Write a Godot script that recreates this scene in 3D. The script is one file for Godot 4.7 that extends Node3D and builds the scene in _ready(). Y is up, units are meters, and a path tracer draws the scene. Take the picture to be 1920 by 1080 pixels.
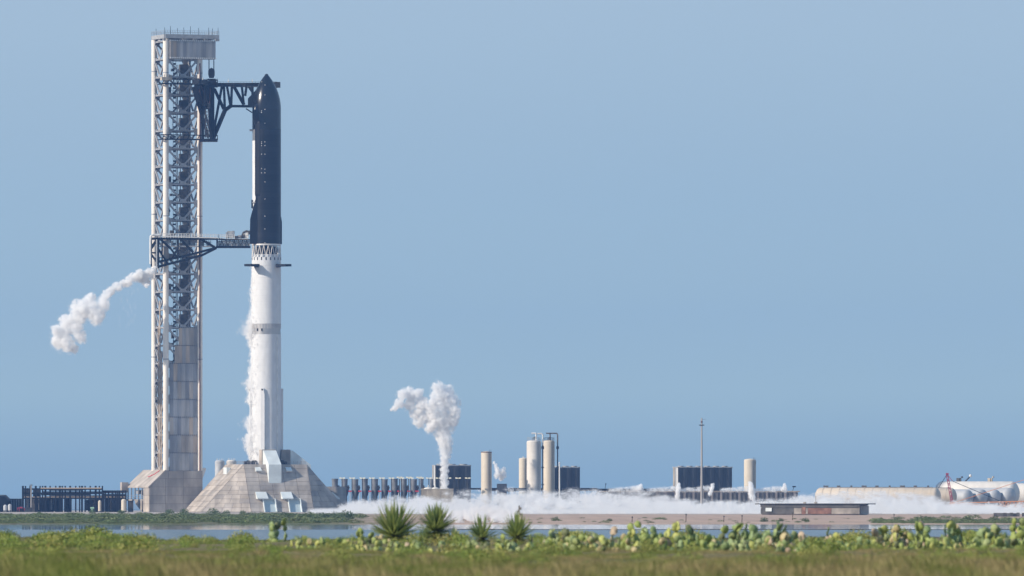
extends Node3D

const F := 18000.0      # focal length in pixels of the 1920 wide photograph
const EYE := 2.5        # height of the camera above the pad ground
const HOR := 945.0      # the row of the horizon
var M := {}
var T := {}
var used := {}
var rng := RandomNumberGenerator.new()


# ------------------------------------------------------------------ small helpers

func at(px: float, py: float, d := 3000.0) -> Vector3:
	return Vector3((px - 960.0) * d / F, EYE + (HOR - py) * d / F, -d)


func lin(r: float, g: float, b: float) -> Color:
	return Color(r, g, b).linear_to_srgb()


class B:
	var v := PackedVector3Array()
	var n := PackedVector3Array()
	var c := PackedColorArray()
	var tint = null

	func tri(p: Vector3, q: Vector3, r: Vector3, np: Vector3, nq = null, nr = null) -> void:
		var a: Vector3 = np
		var b: Vector3 = np if nq == null else nq
		var e: Vector3 = np if nr == null else nr
		if (q - p).cross(r - p).dot(a + b + e) > 0.0:
			v.append_array([p, r, q])
			n.append_array([a, e, b])
		else:
			v.append_array([p, q, r])
			n.append_array([a, b, e])
		if tint != null:
			c.append_array([tint, tint, tint])

	func quad(p: Vector3, q: Vector3, r: Vector3, s: Vector3, out = null) -> void:
		var m := (q - p).cross(s - p).normalized()
		if m.length() < 0.5:
			m = (r - q).cross(s - q).normalized()
		if out != null and m.dot(out) < 0.0:
			m = -m
		tri(p, q, r, m)
		tri(p, r, s, m)

	func box(at_: Vector3, size: Vector3, t := Basis()) -> void:
		var x: Vector3 = t.x * size.x * 0.5
		var y: Vector3 = t.y * size.y * 0.5
		var z: Vector3 = t.z * size.z * 0.5
		for k in [[x, y, z], [y, z, x], [z, x, y]]:
			for s in [-1.0, 1.0]:
				var o: Vector3 = at_ + k[0] * s
				quad(o - k[1] - k[2], o + k[1] - k[2], o + k[1] + k[2], o - k[1] + k[2], k[0] * s)

	func beam(p: Vector3, q: Vector3, w: float, h: float = -1.0) -> void:
		var z := (q - p).normalized()
		var up := Vector3.UP if absf(z.y) < 0.95 else Vector3.BACK
		var x := up.cross(z).normalized()
		box((p + q) * 0.5, Vector3(w, w if h < 0.0 else h, p.distance_to(q)), Basis(x, z.cross(x), z))

	func tube(p: Vector3, q: Vector3, r: float, r2 := -1.0, sides := 10, caps := true) -> void:
		var e := r if r2 < 0.0 else r2
		var z := (q - p).normalized()
		var up := Vector3.UP if absf(z.y) < 0.95 else Vector3.BACK
		var x := up.cross(z).normalized()
		var y := z.cross(x)
		for k in sides:
			var a := TAU * k / sides
			var b := TAU * (k + 1) / sides
			var m := x * cos(a) + y * sin(a)
			var o := x * cos(b) + y * sin(b)
			tri(p + m * r, p + o * r, q + o * e, m, o, o)
			tri(p + m * r, q + o * e, q + m * e, m, o, m)
			if caps:
				tri(p, p + m * r, p + o * r, -z)
				tri(q, q + m * e, q + o * e, z)

	func pipe(pts: Array, r: float, sides := 8) -> void:
		for k in pts.size() - 1:
			tube(pts[k], pts[k + 1], r, r, sides)
			if k:
				ball(pts[k], Vector3.ONE * r, 8, 5)

	func ball(p: Vector3, rad: Vector3, sides := 14, rows := 9, t := Basis()) -> void:
		for i in rows:
			for k in sides:
				var pt := []
				for w in [[i, k], [i, k + 1], [i + 1, k + 1], [i + 1, k]]:
					var th: float = PI * w[0] / rows
					var ph: float = TAU * w[1] / sides
					pt.append(Vector3(sin(th) * cos(ph), cos(th), sin(th) * sin(ph)))
				var q := []
				var m := []
				for u in pt:
					q.append(p + t * (u * rad))
					m.append((t * (u / rad)).normalized())
				if i > 0:
					tri(q[0], q[1], q[2], m[0], m[1], m[2])
				if i < rows - 1:
					tri(q[0], q[2], q[3], m[0], m[2], m[3])
				elif i == 0:
					tri(q[0], q[2], q[3], m[0], m[2], m[3])

	# profile: Vector2(radius, height); angles in degrees, 0 towards +z, positive towards +x
	func lathe(profile: Array, sides := 48, a0 := 0.0, a1 := 360.0, smooth := false) -> void:
		var seg := []
		for i in profile.size() - 1:
			var d: Vector2 = profile[i + 1] - profile[i]
			seg.append(Vector2(d.y, -d.x).normalized())
		for i in profile.size() - 1:
			var n0: Vector2 = seg[i]
			var n1: Vector2 = seg[i]
			if smooth:
				if i > 0:
					n0 = (seg[i - 1] + seg[i]).normalized()
				if i < seg.size() - 1:
					n1 = (seg[i + 1] + seg[i]).normalized()
			var p: Vector2 = profile[i]
			var q: Vector2 = profile[i + 1]
			for k in sides:
				var a := deg_to_rad(lerpf(a0, a1, float(k) / sides))
				var b := deg_to_rad(lerpf(a0, a1, float(k + 1) / sides))
				var u := Vector3(sin(a), 0, cos(a))
				var w := Vector3(sin(b), 0, cos(b))
				var y := Vector3.UP
				if p.x > 1e-4:
					tri(u * p.x + y * p.y, w * p.x + y * p.y, w * q.x + y * q.y, u * n0.x + y * n0.y, w * n0.x + y * n0.y, w * n1.x + y * n1.y)
				if q.x > 1e-4:
					tri(u * p.x + y * p.y, w * q.x + y * q.y, u * q.x + y * q.y, u * n0.x + y * n0.y, w * n1.x + y * n1.y, u * n1.x + y * n1.y)

	# a polygon of x and y, pushed from z0 to z1
	func prism(poly: Array, z0: float, z1: float, t := Transform3D()) -> void:
		var pv := PackedVector2Array(poly)
		var ids := Geometry2D.triangulate_polygon(pv)
		for k in range(0, ids.size(), 3):
			for s in [[z0, -1.0], [z1, 1.0]]:
				var q := []
				for j in 3:
					var u := pv[ids[k + j]]
					q.append(t * Vector3(u.x, u.y, s[0]))
				tri(q[0], q[1], q[2], (t.basis * Vector3(0, 0, s[1] * signf(z1 - z0))).normalized())
		var turn := 0.0
		for k in pv.size():
			turn += pv[k].cross(pv[(k + 1) % pv.size()])
		for k in pv.size():
			var p := pv[k]
			var q := pv[(k + 1) % pv.size()]
			var o := Vector2(q.y - p.y, p.x - q.x) * signf(turn)
			quad(t * Vector3(p.x, p.y, z0), t * Vector3(q.x, q.y, z0), t * Vector3(q.x, q.y, z1), t * Vector3(p.x, p.y, z1), t.basis * Vector3(o.x, o.y, 0))

	func mesh() -> ArrayMesh:
		var m := ArrayMesh.new()
		var a := []
		a.resize(Mesh.ARRAY_MAX)
		a[Mesh.ARRAY_VERTEX] = v
		a[Mesh.ARRAY_NORMAL] = n
		if c.size():
			a[Mesh.ARRAY_COLOR] = c
		m.add_surface_from_arrays(Mesh.PRIMITIVE_TRIANGLES, a)
		return m


func numbered(called: String, parent: Node) -> String:
	var key := str(parent.get_instance_id()) + called
	var k: int = used.get(key, 0)
	used[key] = k + 1
	return called if k == 0 else "%s_%03d" % [called, k]


func put(called: String, mesh: Mesh, m: Material, parent: Node = self, xf := Transform3D()) -> MeshInstance3D:
	var o := MeshInstance3D.new()
	o.name = numbered(called, parent)
	o.mesh = mesh
	o.material_override = m
	o.transform = xf
	parent.add_child(o, true)
	return o


func obj(called: String, b: B, m: Material, parent: Node = self, xf := Transform3D()) -> MeshInstance3D:
	return put(called, b.mesh(), m, parent, xf)


func tag(o: Node, label: String, category: String, group := "", kind := "") -> Node:
	o.set_meta("label", label)
	o.set_meta("category", category)
	if group:
		o.set_meta("group", group)
	if kind:
		o.set_meta("kind", kind)
	return o


func thing(called: String, label: String, category: String, where := Vector3.ZERO, turn := 0.0, group := "") -> Node3D:
	var o := Node3D.new()
	o.name = numbered(called, self)
	add_child(o, true)
	o.position = where
	o.rotation_degrees.y = turn
	tag(o, label, category, group)
	return o


func structure(called: String, b: B, m: Material) -> MeshInstance3D:
	var o := obj(called, b, m)
	o.set_meta("kind", "structure")
	return o


func copies(called: String, mesh: Mesh, m: Material, xfs: Array, colors: Array, label: String, category: String) -> MultiMeshInstance3D:
	var mm := MultiMesh.new()
	mm.transform_format = MultiMesh.TRANSFORM_3D
	mm.use_colors = colors.size() > 0
	mm.mesh = mesh
	mm.instance_count = xfs.size()
	for k in xfs.size():
		mm.set_instance_transform(k, xfs[k])
		if colors.size():
			mm.set_instance_color(k, colors[k])
	var o := MultiMeshInstance3D.new()
	o.name = numbered(called, self)
	o.multimesh = mm
	o.material_override = m
	add_child(o, true)
	tag(o, label, category, "", "stuff")
	return o


# ------------------------------------------------------------------ materials

func noise(key: String, freq: float, lo: float, hi: float, octaves := 4, size := 256) -> NoiseTexture2D:
	if T.has(key):
		return T[key]
	var f := FastNoiseLite.new()
	f.seed = hash(key) % 1000
	f.noise_type = FastNoiseLite.TYPE_SIMPLEX_SMOOTH
	f.frequency = freq
	f.fractal_octaves = octaves
	var t := NoiseTexture2D.new()
	t.width = size
	t.height = size
	t.seamless = true
	t.noise = f
	var g := Gradient.new()
	g.set_color(0, Color(lo, lo, lo))
	g.set_color(1, Color(hi, hi, hi))
	t.color_ramp = g
	T[key] = t
	return t


func mat(color: Color, rough := 0.8, metal := 0.0, tex: Texture2D = null, scale := Vector3.ONE * 0.1, spec := 0.5) -> StandardMaterial3D:
	var m := StandardMaterial3D.new()
	m.albedo_color = color
	m.roughness = rough
	m.metallic = metal
	m.metallic_specular = spec
	if tex:
		m.albedo_texture = tex
		m.uv1_triplanar = true
		m.uv1_world_triplanar = true
		m.uv1_scale = scale
	return m


func materials() -> void:
	var grain := noise("grain", 0.05, 0.78, 1.0)
	var blotch := noise("blotch", 0.012, 0.62, 1.0, 5)
	var soft := noise("soft", 0.012, 0.86, 1.0, 4)
	var up := Vector3(0.09, 0.012, 0.09)        # stretched upwards: weathering streaks
	M.column = mat(lin(0.84, 0.78, 0.70), 0.7, 0.0, soft, Vector3(0.2, 0.02, 0.2))
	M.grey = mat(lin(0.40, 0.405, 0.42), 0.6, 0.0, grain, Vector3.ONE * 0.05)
	M.grey_light = mat(lin(0.42, 0.43, 0.44), 0.6, 0.0, grain, Vector3.ONE * 0.05)
	M.dark = mat(lin(0.010, 0.012, 0.017), 0.6, 0.0, grain, Vector3.ONE * 0.05, 0.3)
	M.dark_soft = mat(lin(0.04, 0.042, 0.048), 0.7, 0.0, blotch, Vector3.ONE * 0.05)
	M.stair = mat(lin(0.11, 0.107, 0.104), 0.7, 0.0, blotch, Vector3.ONE * 0.1)
	M.drum = mat(lin(0.21, 0.22, 0.235), 0.7, 0.0, blotch, Vector3.ONE * 0.1)
	M.core_tan = mat(lin(0.22, 0.195, 0.17), 0.8, 0.0, blotch, Vector3.ONE * 0.15)
	M.rust = mat(lin(0.20, 0.08, 0.055), 0.8, 0.0, blotch, Vector3(0.1, 0.02, 0.1))
	M.pipe_tan = mat(lin(0.50, 0.40, 0.30), 0.6, 0.0, soft, Vector3.ONE * 0.1)
	M.pipe_white = mat(lin(0.78, 0.77, 0.74), 0.5, 0.0, soft, Vector3.ONE * 0.1)
	M.panel = []
	for c in [[0.54, 0.55, 0.58], [0.66, 0.655, 0.66], [0.44, 0.45, 0.48], [0.66, 0.60, 0.54], [0.76, 0.63, 0.51], [0.59, 0.575, 0.57]]:
		M.panel.append(mat(lin(c[0], c[1], c[2]), 0.6, 0.0, blotch, up))
	M.concrete = []
	for c in [[0.63, 0.56, 0.49], [0.69, 0.61, 0.53], [0.56, 0.505, 0.455], [0.65, 0.575, 0.50], [0.60, 0.525, 0.45]]:
		M.concrete.append(mat(lin(c[0], c[1], c[2]), 0.9, 0.0, blotch, Vector3(0.07, 0.035, 0.07), 0.3))
	M.joint = mat(lin(0.22, 0.175, 0.145), 0.95, 0.0, null, Vector3.ONE, 0.2)
	M.white = mat(lin(0.80, 0.85, 0.84), 0.5, 0.0, soft, Vector3.ONE * 0.08)
	M.door = mat(lin(0.52, 0.62, 0.65), 0.5, 0.0, soft, Vector3.ONE * 0.08)
	M.tile = mat(lin(0.009, 0.0105, 0.014), 0.3, 0.0, noise("tiles", 0.05, 0.7, 1.0), Vector3.ONE * 0.12, 0.4)
	M.nose = mat(lin(0.010, 0.0115, 0.015), 0.21, 0.0, noise("tiles", 0.05, 0.7, 1.0), Vector3(0.1, 0.3, 0.1), 0.5)
	M.boom = mat(lin(0.085, 0.092, 0.11), 0.6, 0.0, grain, Vector3.ONE * 0.1)
	M.cream_warm = mat(lin(0.64, 0.54, 0.42), 0.6, 0.0, soft, Vector3(0.1, 0.03, 0.1))
	M.tiles = []
	for c in [1.0, 1.5, 0.75]:
		M.tiles.append(mat(lin(0.009 * c, 0.0105 * c, 0.014 * c), 0.28 + 0.05 * c, 0.0, noise("tiles", 0.05, 0.6, 1.0), Vector3(0.1, 0.3, 0.1), 0.4))
	M.tile_dark = mat(lin(0.006, 0.007, 0.010), 0.5, 0.0, null, Vector3.ONE, 0.3)
	M.frost = mat(lin(0.69, 0.695, 0.70), 0.9, 0.0, noise("frost", 0.02, 0.93, 1.0, 4), Vector3(0.1, 0.035, 0.1), 0.2)
	M.steel = mat(lin(0.52, 0.51, 0.50), 0.38, 0.75, soft, Vector3(0.2, 0.05, 0.2))
	M.steel_light = mat(lin(0.66, 0.63, 0.60), 0.5, 0.3)
	M.cream = mat(lin(0.68, 0.60, 0.48), 0.6, 0.0, soft, Vector3(0.12, 0.02, 0.12))
	M.cream_old = mat(lin(0.60, 0.52, 0.41), 0.7, 0.0, blotch, Vector3(0.12, 0.03, 0.12))
	M.tank_white = mat(lin(0.76, 0.71, 0.64), 0.6, 0.0, soft, Vector3(0.1, 0.03, 0.1))
	M.tank_grey = mat(lin(0.50, 0.51, 0.52), 0.6, 0.0, soft, Vector3.ONE * 0.1)
	M.radiator = mat(lin(0.07, 0.08, 0.095), 0.6, 0.0, grain, Vector3(0.3, 0.02, 0.3))
	M.red = mat(lin(0.50, 0.04, 0.05), 0.5)
	M.crane_red = mat(lin(0.32, 0.03, 0.06), 0.5)
	M.orange = mat(lin(0.62, 0.25, 0.09), 0.6)
	M.lamp = mat(lin(0.86, 0.84, 0.66), 0.4)
	M.green_paint = mat(lin(0.25, 0.42, 0.30), 0.6)
	M.brick = mat(lin(0.36, 0.19, 0.14), 0.9, 0.0, blotch, Vector3.ONE * 0.2)
	M.plaster = mat(lin(0.46, 0.41, 0.36), 0.9, 0.0, blotch, Vector3.ONE * 0.1)
	M.plaster_dark = mat(lin(0.17, 0.165, 0.16), 0.9, 0.0, blotch, Vector3.ONE * 0.1)
	M.plaster_cool = []
	for c in [[0.52, 0.485, 0.45], [0.49, 0.46, 0.43], [0.55, 0.51, 0.47]]:
		M.plaster_cool.append(mat(lin(c[0], c[1], c[2]), 0.9, 0.0, blotch, Vector3(0.06, 0.02, 0.06)))
	M.roof = mat(lin(0.10, 0.095, 0.095), 0.9, 0.0, blotch, Vector3.ONE * 0.1)
	M.sheet = mat(lin(0.36, 0.32, 0.30), 0.8, 0.0, blotch, Vector3(0.3, 0.03, 0.3))
	M.sand = mat(lin(0.60, 0.50, 0.40), 0.95, 0.0, blotch, Vector3.ONE * 0.1, 0.2)
	M.pole = mat(lin(0.40, 0.37, 0.34), 0.85, 0.0, soft, Vector3(0.3, 0.02, 0.3))
	var g := mat(Color.WHITE, 0.95, 0.0, noise("soil", 0.03, 0.76, 1.0, 5), Vector3.ONE * 0.03, 0.2)
	g.vertex_color_use_as_albedo = true
	M.ground = g
	var l := mat(Color.WHITE, 0.55, 0.0, null, Vector3.ONE, 0.3)
	l.vertex_color_use_as_albedo = true
	l.backlight_enabled = true
	l.backlight = Color(0.45, 0.5, 0.25)
	M.leaf = l
	M.yucca = []
	for c in [[0.12, 0.155, 0.045], [0.17, 0.205, 0.06], [0.085, 0.12, 0.045], [0.25, 0.255, 0.10]]:
		var y := mat(lin(c[0], c[1], c[2]), 0.45)
		y.backlight_enabled = true
		y.backlight = lin(0.25, 0.3, 0.08)
		M.yucca.append(y)
	M.dead_leaf = mat(lin(0.14, 0.10, 0.055), 0.9)
	M.pad = []
	for c in [[0.34, 0.42, 0.11], [0.47, 0.50, 0.13], [0.27, 0.37, 0.15], [0.56, 0.47, 0.24], [0.17, 0.20, 0.09], [0.36, 0.43, 0.17], [0.55, 0.42, 0.29]]:
		M.pad.append(mat(lin(c[0], c[1], c[2]), 0.6, 0.0, noise("pads", 0.03, 0.7, 1.0, 3), Vector3.ONE * 2.5))
	M.trunk = mat(lin(0.12, 0.09, 0.06), 0.95, 0.0, grain, Vector3.ONE)
	var s := mat(lin(0.99, 0.99, 0.99), 1.0, 0.0, null, Vector3.ONE, 0.0)
	s.specular_mode = BaseMaterial3D.SPECULAR_DISABLED
	s.backlight_enabled = true
	s.backlight = Color.WHITE
	M.steam = s
	var w := mat(lin(0.03, 0.05, 0.06), 0.22, 0.0)
	w.normal_enabled = true
	var wf := FastNoiseLite.new()
	wf.frequency = 0.03
	wf.fractal_octaves = 4
	var wn := NoiseTexture2D.new()
	wn.width = 512
	wn.height = 512
	wn.seamless = true
	wn.as_normal_map = true
	wn.bump_strength = 3.0
	wn.noise = wf
	w.normal_texture = wn
	w.normal_scale = 0.5
	w.uv1_triplanar = true
	w.uv1_world_triplanar = true
	w.uv1_scale = Vector3(0.11, 0.11, 0.05)
	M.water = w
	M.calm = mat(lin(0.03, 0.045, 0.05), 0.03, 0.0)


# ------------------------------------------------------------------ camera, sky, sun

func stage() -> void:
	var cam := Camera3D.new()
	cam.name = "camera"
	var att := CameraAttributesPhysical.new()
	att.frustum_focal_length = 337.0
	att.frustum_near = 10.0
	att.frustum_far = 30000.0
	att.frustum_focus_distance = 2990.0
	att.exposure_aperture = 4.6
	cam.attributes = att
	add_child(cam)
	cam.position = Vector3(0, EYE, 0)
	cam.projection = Camera3D.PROJECTION_FRUSTUM
	cam.near = 10.0
	cam.far = 30000.0
	cam.size = 2.0 * 10.0 * 540.0 / F
	cam.frustum_offset = Vector2(0, 10.0 * (HOR - 540.0) / F)

	var env := Environment.new()
	env.background_mode = Environment.BG_SKY
	# a clear sky: pale just over the horizon's blue haze, deepening towards the zenith
	var stops := [[-90.0, 0.20, 0.22, 0.22], [-0.6, 0.26, 0.35, 0.44], [0.0, 0.255, 0.404, 0.535], [0.2, 0.280, 0.417, 0.526], [0.65, 0.366, 0.510, 0.570], [1.8, 0.338, 0.479, 0.592], [3.0, 0.357, 0.483, 0.608], [6.0, 0.370, 0.492, 0.615], [14.0, 0.335, 0.468, 0.612], [35.0, 0.210, 0.355, 0.540], [90.0, 0.125, 0.245, 0.440]]
	var thin := FastNoiseLite.new()
	thin.frequency = 0.035
	thin.fractal_octaves = 4
	var im := Image.create(512, 2048, false, Image.FORMAT_RGBF)
	for y in 2048:
		var el := 90.0 - 180.0 * (y + 0.5) / 2048.0
		var k := 0
		while k < stops.size() - 2 and stops[k + 1][0] < el:
			k += 1
		var u := clampf((el - stops[k][0]) / (stops[k + 1][0] - stops[k][0]), 0.0, 1.0)
		var c := Color(stops[k][1], stops[k][2], stops[k][3]).lerp(Color(stops[k + 1][1], stops[k + 1][2], stops[k + 1][3]), u)
		for x in 512:
			var a := TAU * x / 512.0
			var n := 1.0 + 0.022 * thin.get_noise_3d(cos(a) * 160.0, el * 24.0, sin(a) * 160.0) if el > 0.0 else 1.0
			im.set_pixel(x, y, Color(c.r * n, c.g * n, c.b * (0.5 * n + 0.5)))
	var sm := PanoramaSkyMaterial.new()
	sm.panorama = ImageTexture.create_from_image(im)
	var sky := Sky.new()
	sky.sky_material = sm
	env.sky = sky
	env.tonemap_mode = Environment.TONE_MAPPER_LINEAR
	env.tonemap_exposure = 1.12
	env.sdfgi_enabled = true
	env.ssao_enabled = true
	env.ssil_enabled = true
	env.fog_enabled = true
	env.fog_density = 0.00006
	env.fog_light_color = Color(0.52, 0.72, 1.0)
	var we := WorldEnvironment.new()
	we.name = "environment"
	we.environment = env
	add_child(we)

	var sun := DirectionalLight3D.new()
	sun.name = "sun"
	sun.light_color = Color(1.0, 0.95, 0.885)
	sun.light_energy = 1.6
	sun.light_angular_distance = 0.5
	sun.shadow_enabled = true
	var az := deg_to_rad(-64.0)
	var el := deg_to_rad(27.0)
	var to := Vector3(sin(az) * cos(el), sin(el), cos(az) * cos(el))
	add_child(sun)
	sun.look_at_from_position(Vector3.ZERO, -to, Vector3.UP)


func _ready() -> void:
	rng.seed = 7
	stage()
	materials()
	ground()
	tower()
	mount()
	booster()
	ship()
	arms()
	fuel_arm()
	left_rack()
	plant()
	right_side()
	shore()
	steam()
	foreground()


# ------------------------------------------------------------------ land and water

var relief := FastNoiseLite.new()


func height(x: float, d: float) -> float:
	var n := relief.get_noise_2d(x * 3.0, d * 1.2)
	var y := 0.0
	if d < 420.0:
		y = lerpf(1.2, -1.6, smoothstep(352.0, 412.0, d))
		if d < 352.0:
			y += n * 0.22
	elif d < 1700.0:
		y = lerpf(-1.6, -0.9, smoothstep(1630.0, 1668.0, d + n * 14.0))
		var p := 960.0 + x * F / d
		if p > 840.0:
			y = maxf(y, -0.92 - absf(d - 1308.0) * 0.02 + n * 0.05)
	else:
		y = lerpf(-0.9, 0.0, smoothstep(1680.0, 2450.0, d)) + n * 0.12 * (1.0 - smoothstep(2500.0, 2700.0, d))
		y = lerpf(y, -1.9, smoothstep(3700.0, 3850.0, d))
	return y


func soil(x: float, d: float) -> Color:
	var n := relief.get_noise_2d(x * 2.0 + 400.0, d * 0.6)
	var p := 960.0 + x * F / maxf(d, 60.0)
	if d < 345.0:
		return Color(0.17, 0.16, 0.07).lerp(Color(0.26, 0.21, 0.12), clampf(0.5 + n * 1.2, 0.0, 1.0))
	if d < 500.0:
		return Color(0.12, 0.11, 0.08)
	if d < 1500.0:
		return Color(0.085, 0.072, 0.065)
	var sand := Color(0.66, 0.475, 0.365).lerp(Color(0.55, 0.405, 0.315), clampf(0.5 + n * 1.5, 0.0, 1.0))
	var green := Color(0.15, 0.18, 0.08).lerp(Color(0.21, 0.19, 0.11), clampf(0.5 + n * 1.5, 0.0, 1.0))
	var bank := sand.lerp(green, 1.0 - smoothstep(600.0, 760.0, p + n * 120.0))
	return bank.lerp(Color(0.58, 0.50, 0.43), smoothstep(2280.0, 2380.0, d + n * 60.0))


func ground() -> void:
	relief.frequency = 0.03
	relief.fractal_octaves = 4
	relief.seed = 5
	var rows: Array[float] = []
	var d := -60.0
	while d < 7200.0:
		rows.append(d)
		if d < 120.0: d += 15.0
		elif d < 430.0: d += 5.0
		elif d < 1280.0: d += 85.0
		elif d < 1340.0: d += 4.0
		elif d < 1620.0: d += 40.0
		elif d < 1720.0: d += 6.0
		elif d < 2700.0: d += 28.0
		elif d < 3900.0: d += 70.0
		else: d += 800.0
	var b := B.new()
	var cols := 150
	var grid := []
	for r in rows:
		var w := maxf(45.0, absf(r) * 0.085) if r < 3000.0 else absf(r) * 0.11
		var line := []
		for k in cols + 1:
			var u := (2.0 * k / cols - 1.0)
			var x := w * u * (1.0 + 5.0 * pow(absf(u), 6.0))
			line.append([Vector3(x, height(x, r), -r), soil(x, r)])
		grid.append(line)
	var v := PackedVector3Array()
	var c := PackedColorArray()
	var ids := PackedInt32Array()
	for line in grid:
		for e in line:
			v.append(e[0])
			c.append(e[1])
	for i in rows.size() - 1:
		for k in cols:
			var o := i * (cols + 1) + k
			ids.append_array([o, o + cols + 1, o + 1, o + 1, o + cols + 1, o + cols + 2])
	var nn := PackedVector3Array()
	nn.resize(v.size())
	for k in range(0, ids.size(), 3):
		var m := (v[ids[k + 2]] - v[ids[k]]).cross(v[ids[k + 1]] - v[ids[k]])
		if m.y < 0.0:
			m = -m
			var t := ids[k + 1]
			ids[k + 1] = ids[k + 2]
			ids[k + 2] = t
		for j in 3:
			nn[ids[k + j]] += m
	for k in nn.size():
		nn[k] = nn[k].normalized()
	var a := []
	a.resize(Mesh.ARRAY_MAX)
	a[Mesh.ARRAY_VERTEX] = v
	a[Mesh.ARRAY_NORMAL] = nn
	a[Mesh.ARRAY_COLOR] = c
	a[Mesh.ARRAY_INDEX] = ids
	var me := ArrayMesh.new()
	me.add_surface_from_arrays(Mesh.PRIMITIVE_TRIANGLES, a)
	put("ground", me, M.ground).set_meta("kind", "structure")
	for s in [["lagoon_water", 380.0, 1310.0, M.water, 500.0], ["still_water", 1310.0, 1720.0, M.calm, 600.0], ["sea_water", 3650.0, 7000.0, M.water, 3000.0]]:
		b = B.new()
		var w: float = s[4]
		b.quad(Vector3(-w, -1, -s[1]), Vector3(w, -1, -s[1]), Vector3(w, -1, -s[2]), Vector3(-w, -1, -s[2]), Vector3.UP)
		structure(s[0], b, s[3])


# ------------------------------------------------------------------ launch tower

const TB := 12.87      # top of its concrete base
const BAY := 5.583
const TH := 5.58       # half the distance of its columns


func tower_at() -> Vector3:
	return Vector3((331.75 - 960.0) / 6.0, 0, -3000)


func tower() -> void:
	var t := thing("launch_tower", "tall square steel lattice launch tower with white columns and grey cladding", "tower", tower_at(), 21.0)
	for s in [[-1, 1], [-1, -1], [1, 1], [1, -1]]:
		var b := B.new()
		var p := Vector3(s[0] * TH, 0, s[1] * TH)
		b.tube(p + Vector3(0, TB, 0), p + Vector3(0, 147.6 if s[0] < 0 else 146.4, 0), 0.88, 0.88, 24)
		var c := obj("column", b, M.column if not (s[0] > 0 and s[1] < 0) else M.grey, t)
		for k in 6:
			var j := B.new()
			var y: float = TB + BAY * (4 * k + 2.2) + (0.8 if s[1] < 0 else 0.0)
			j.tube(p + Vector3(0, y, 0), p + Vector3(0, y + 0.35, 0), 0.91, 0.91, 24)
			obj("splice_band", j, M.grey_light if k % 2 else M.column, c)
	# beams with their gussets, and the two diagonals of a bay
	var beam := B.new()
	beam.box(Vector3(0, 0, 0), Vector3(TH * 2 - 1.7, 0.45, 0.4))
	for s in [-1.0, 1.0]:
		beam.prism([Vector2(s * (TH - 0.8), -1.5), Vector2(s * (TH - 1.55), -1.2), Vector2(s * (TH - 1.9), -0.2), Vector2(s * (TH - 1.8), 0.5), Vector2(s * (TH - 0.8), 0.8)], -0.32, -0.27)
		beam.prism([Vector2(s * (TH - 0.8), -1.5), Vector2(s * (TH - 1.55), -1.2), Vector2(s * (TH - 1.9), -0.2), Vector2(s * (TH - 1.8), 0.5), Vector2(s * (TH - 0.8), 0.8)], 0.27, 0.32)
	beam.prism([Vector2(-1.3, 0.1), Vector2(1.3, 0.1), Vector2(0.7, 1.0), Vector2(-0.7, 1.0)], 0.27, 0.32)
	var beam_mesh := beam.mesh()
	var dia := []
	for s in [-1.0, 1.0]:
		var b := B.new()
		b.beam(Vector3(s * (TH - 1.5), BAY - 1.1, 0), Vector3(s * 0.75, 0.9, 0), 0.45, 0.5)
		dia.append(b.mesh())
	for side in 4:
		var turn := Basis(Vector3.UP, PI / 2 * side)
		for k in 25:
			put("beam", beam_mesh, M.grey, t, Transform3D(turn, turn * Vector3(0, TB + BAY * k + (0.3 if k == 0 else 0.0), TH)))
			if k < 24 and not (side == 0 and k < 6):
				for s in 2:
					put("brace", dia[s], M.grey, t, Transform3D(turn, turn * Vector3(0, TB + BAY * k, TH)))
	# cladding sheets of the lower bays
	for k in 8:
		var n := 7 if k < 6 else 6 if k == 6 else 5
		var x0 := -4.55 if k < 6 else -2.85 if k == 6 else -1.55
		var w := (4.6 - x0) / n
		for j in n:
			var b := B.new()
			b.box(Vector3(x0 + w * (j + 0.5), TB + BAY * k + BAY * 0.5, TH + 0.42 + 0.015 * (j % 2)), Vector3(w - 0.03, BAY - 0.06, 0.08))
			for r in 3:
				b.box(Vector3(x0 + w * (j + 0.2 + 0.3 * r), TB + BAY * k + BAY * 0.5, TH + 0.49 + 0.015 * (j % 2)), Vector3(0.12, BAY - 0.1, 0.06))
			obj("cladding_sheet", b, M.panel[(rng.randi() % 4 if k < 6 else 3 + rng.randi() % 3) if rng.randf() < 0.85 else 4], t)
		var r := B.new()
		for j in n * 2:
			r.box(Vector3(x0 + w * 0.5 * (j + 0.5), TB + BAY * (k + 1) - 0.02, TH + 0.5), Vector3(0.2, 0.2, 0.2))
		obj("bolt_row", r, M.dark_soft, t)
	# stair inside the rear corner
	var st := B.new()
	for s in [[1.6, -4.6], [4.7, -4.6], [1.6, -1.4], [4.7, -1.4]]:
		st.beam(Vector3(s[0], TB, s[1]), Vector3(s[0], 140.0, s[1]), 0.22)
	var sx := obj("stair_frame", st, M.stair, t)
	for k in 23:
		var y := TB + BAY * k
		var b := B.new()
		b.box(Vector3(3.15, y + 0.1, -4.0), Vector3(3.1, 0.15, 1.3))
		b.box(Vector3(3.15, y + BAY * 0.5, -2.0), Vector3(3.1, 0.15, 1.3))
		b.box(Vector3(3.1, y + BAY * 0.46, -3.0), Vector3(2.3, BAY * 0.62, 2.2))
		obj("landing", b, M.stair if k % 3 else M.core_tan, sx)
		b = B.new()
		b.beam(Vector3(2.3, y + 0.1, -3.6), Vector3(2.3, y + BAY * 0.5, -2.2), 1.2, 0.35)
		b.beam(Vector3(3.9, y + BAY * 0.5, -2.2), Vector3(3.9, y + BAY, -3.6), 1.2, 0.35)
		obj("flight", b, M.stair, sx)
	# cable ladder, risers, rust brown riser on the front right column
	var b := B.new()
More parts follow.
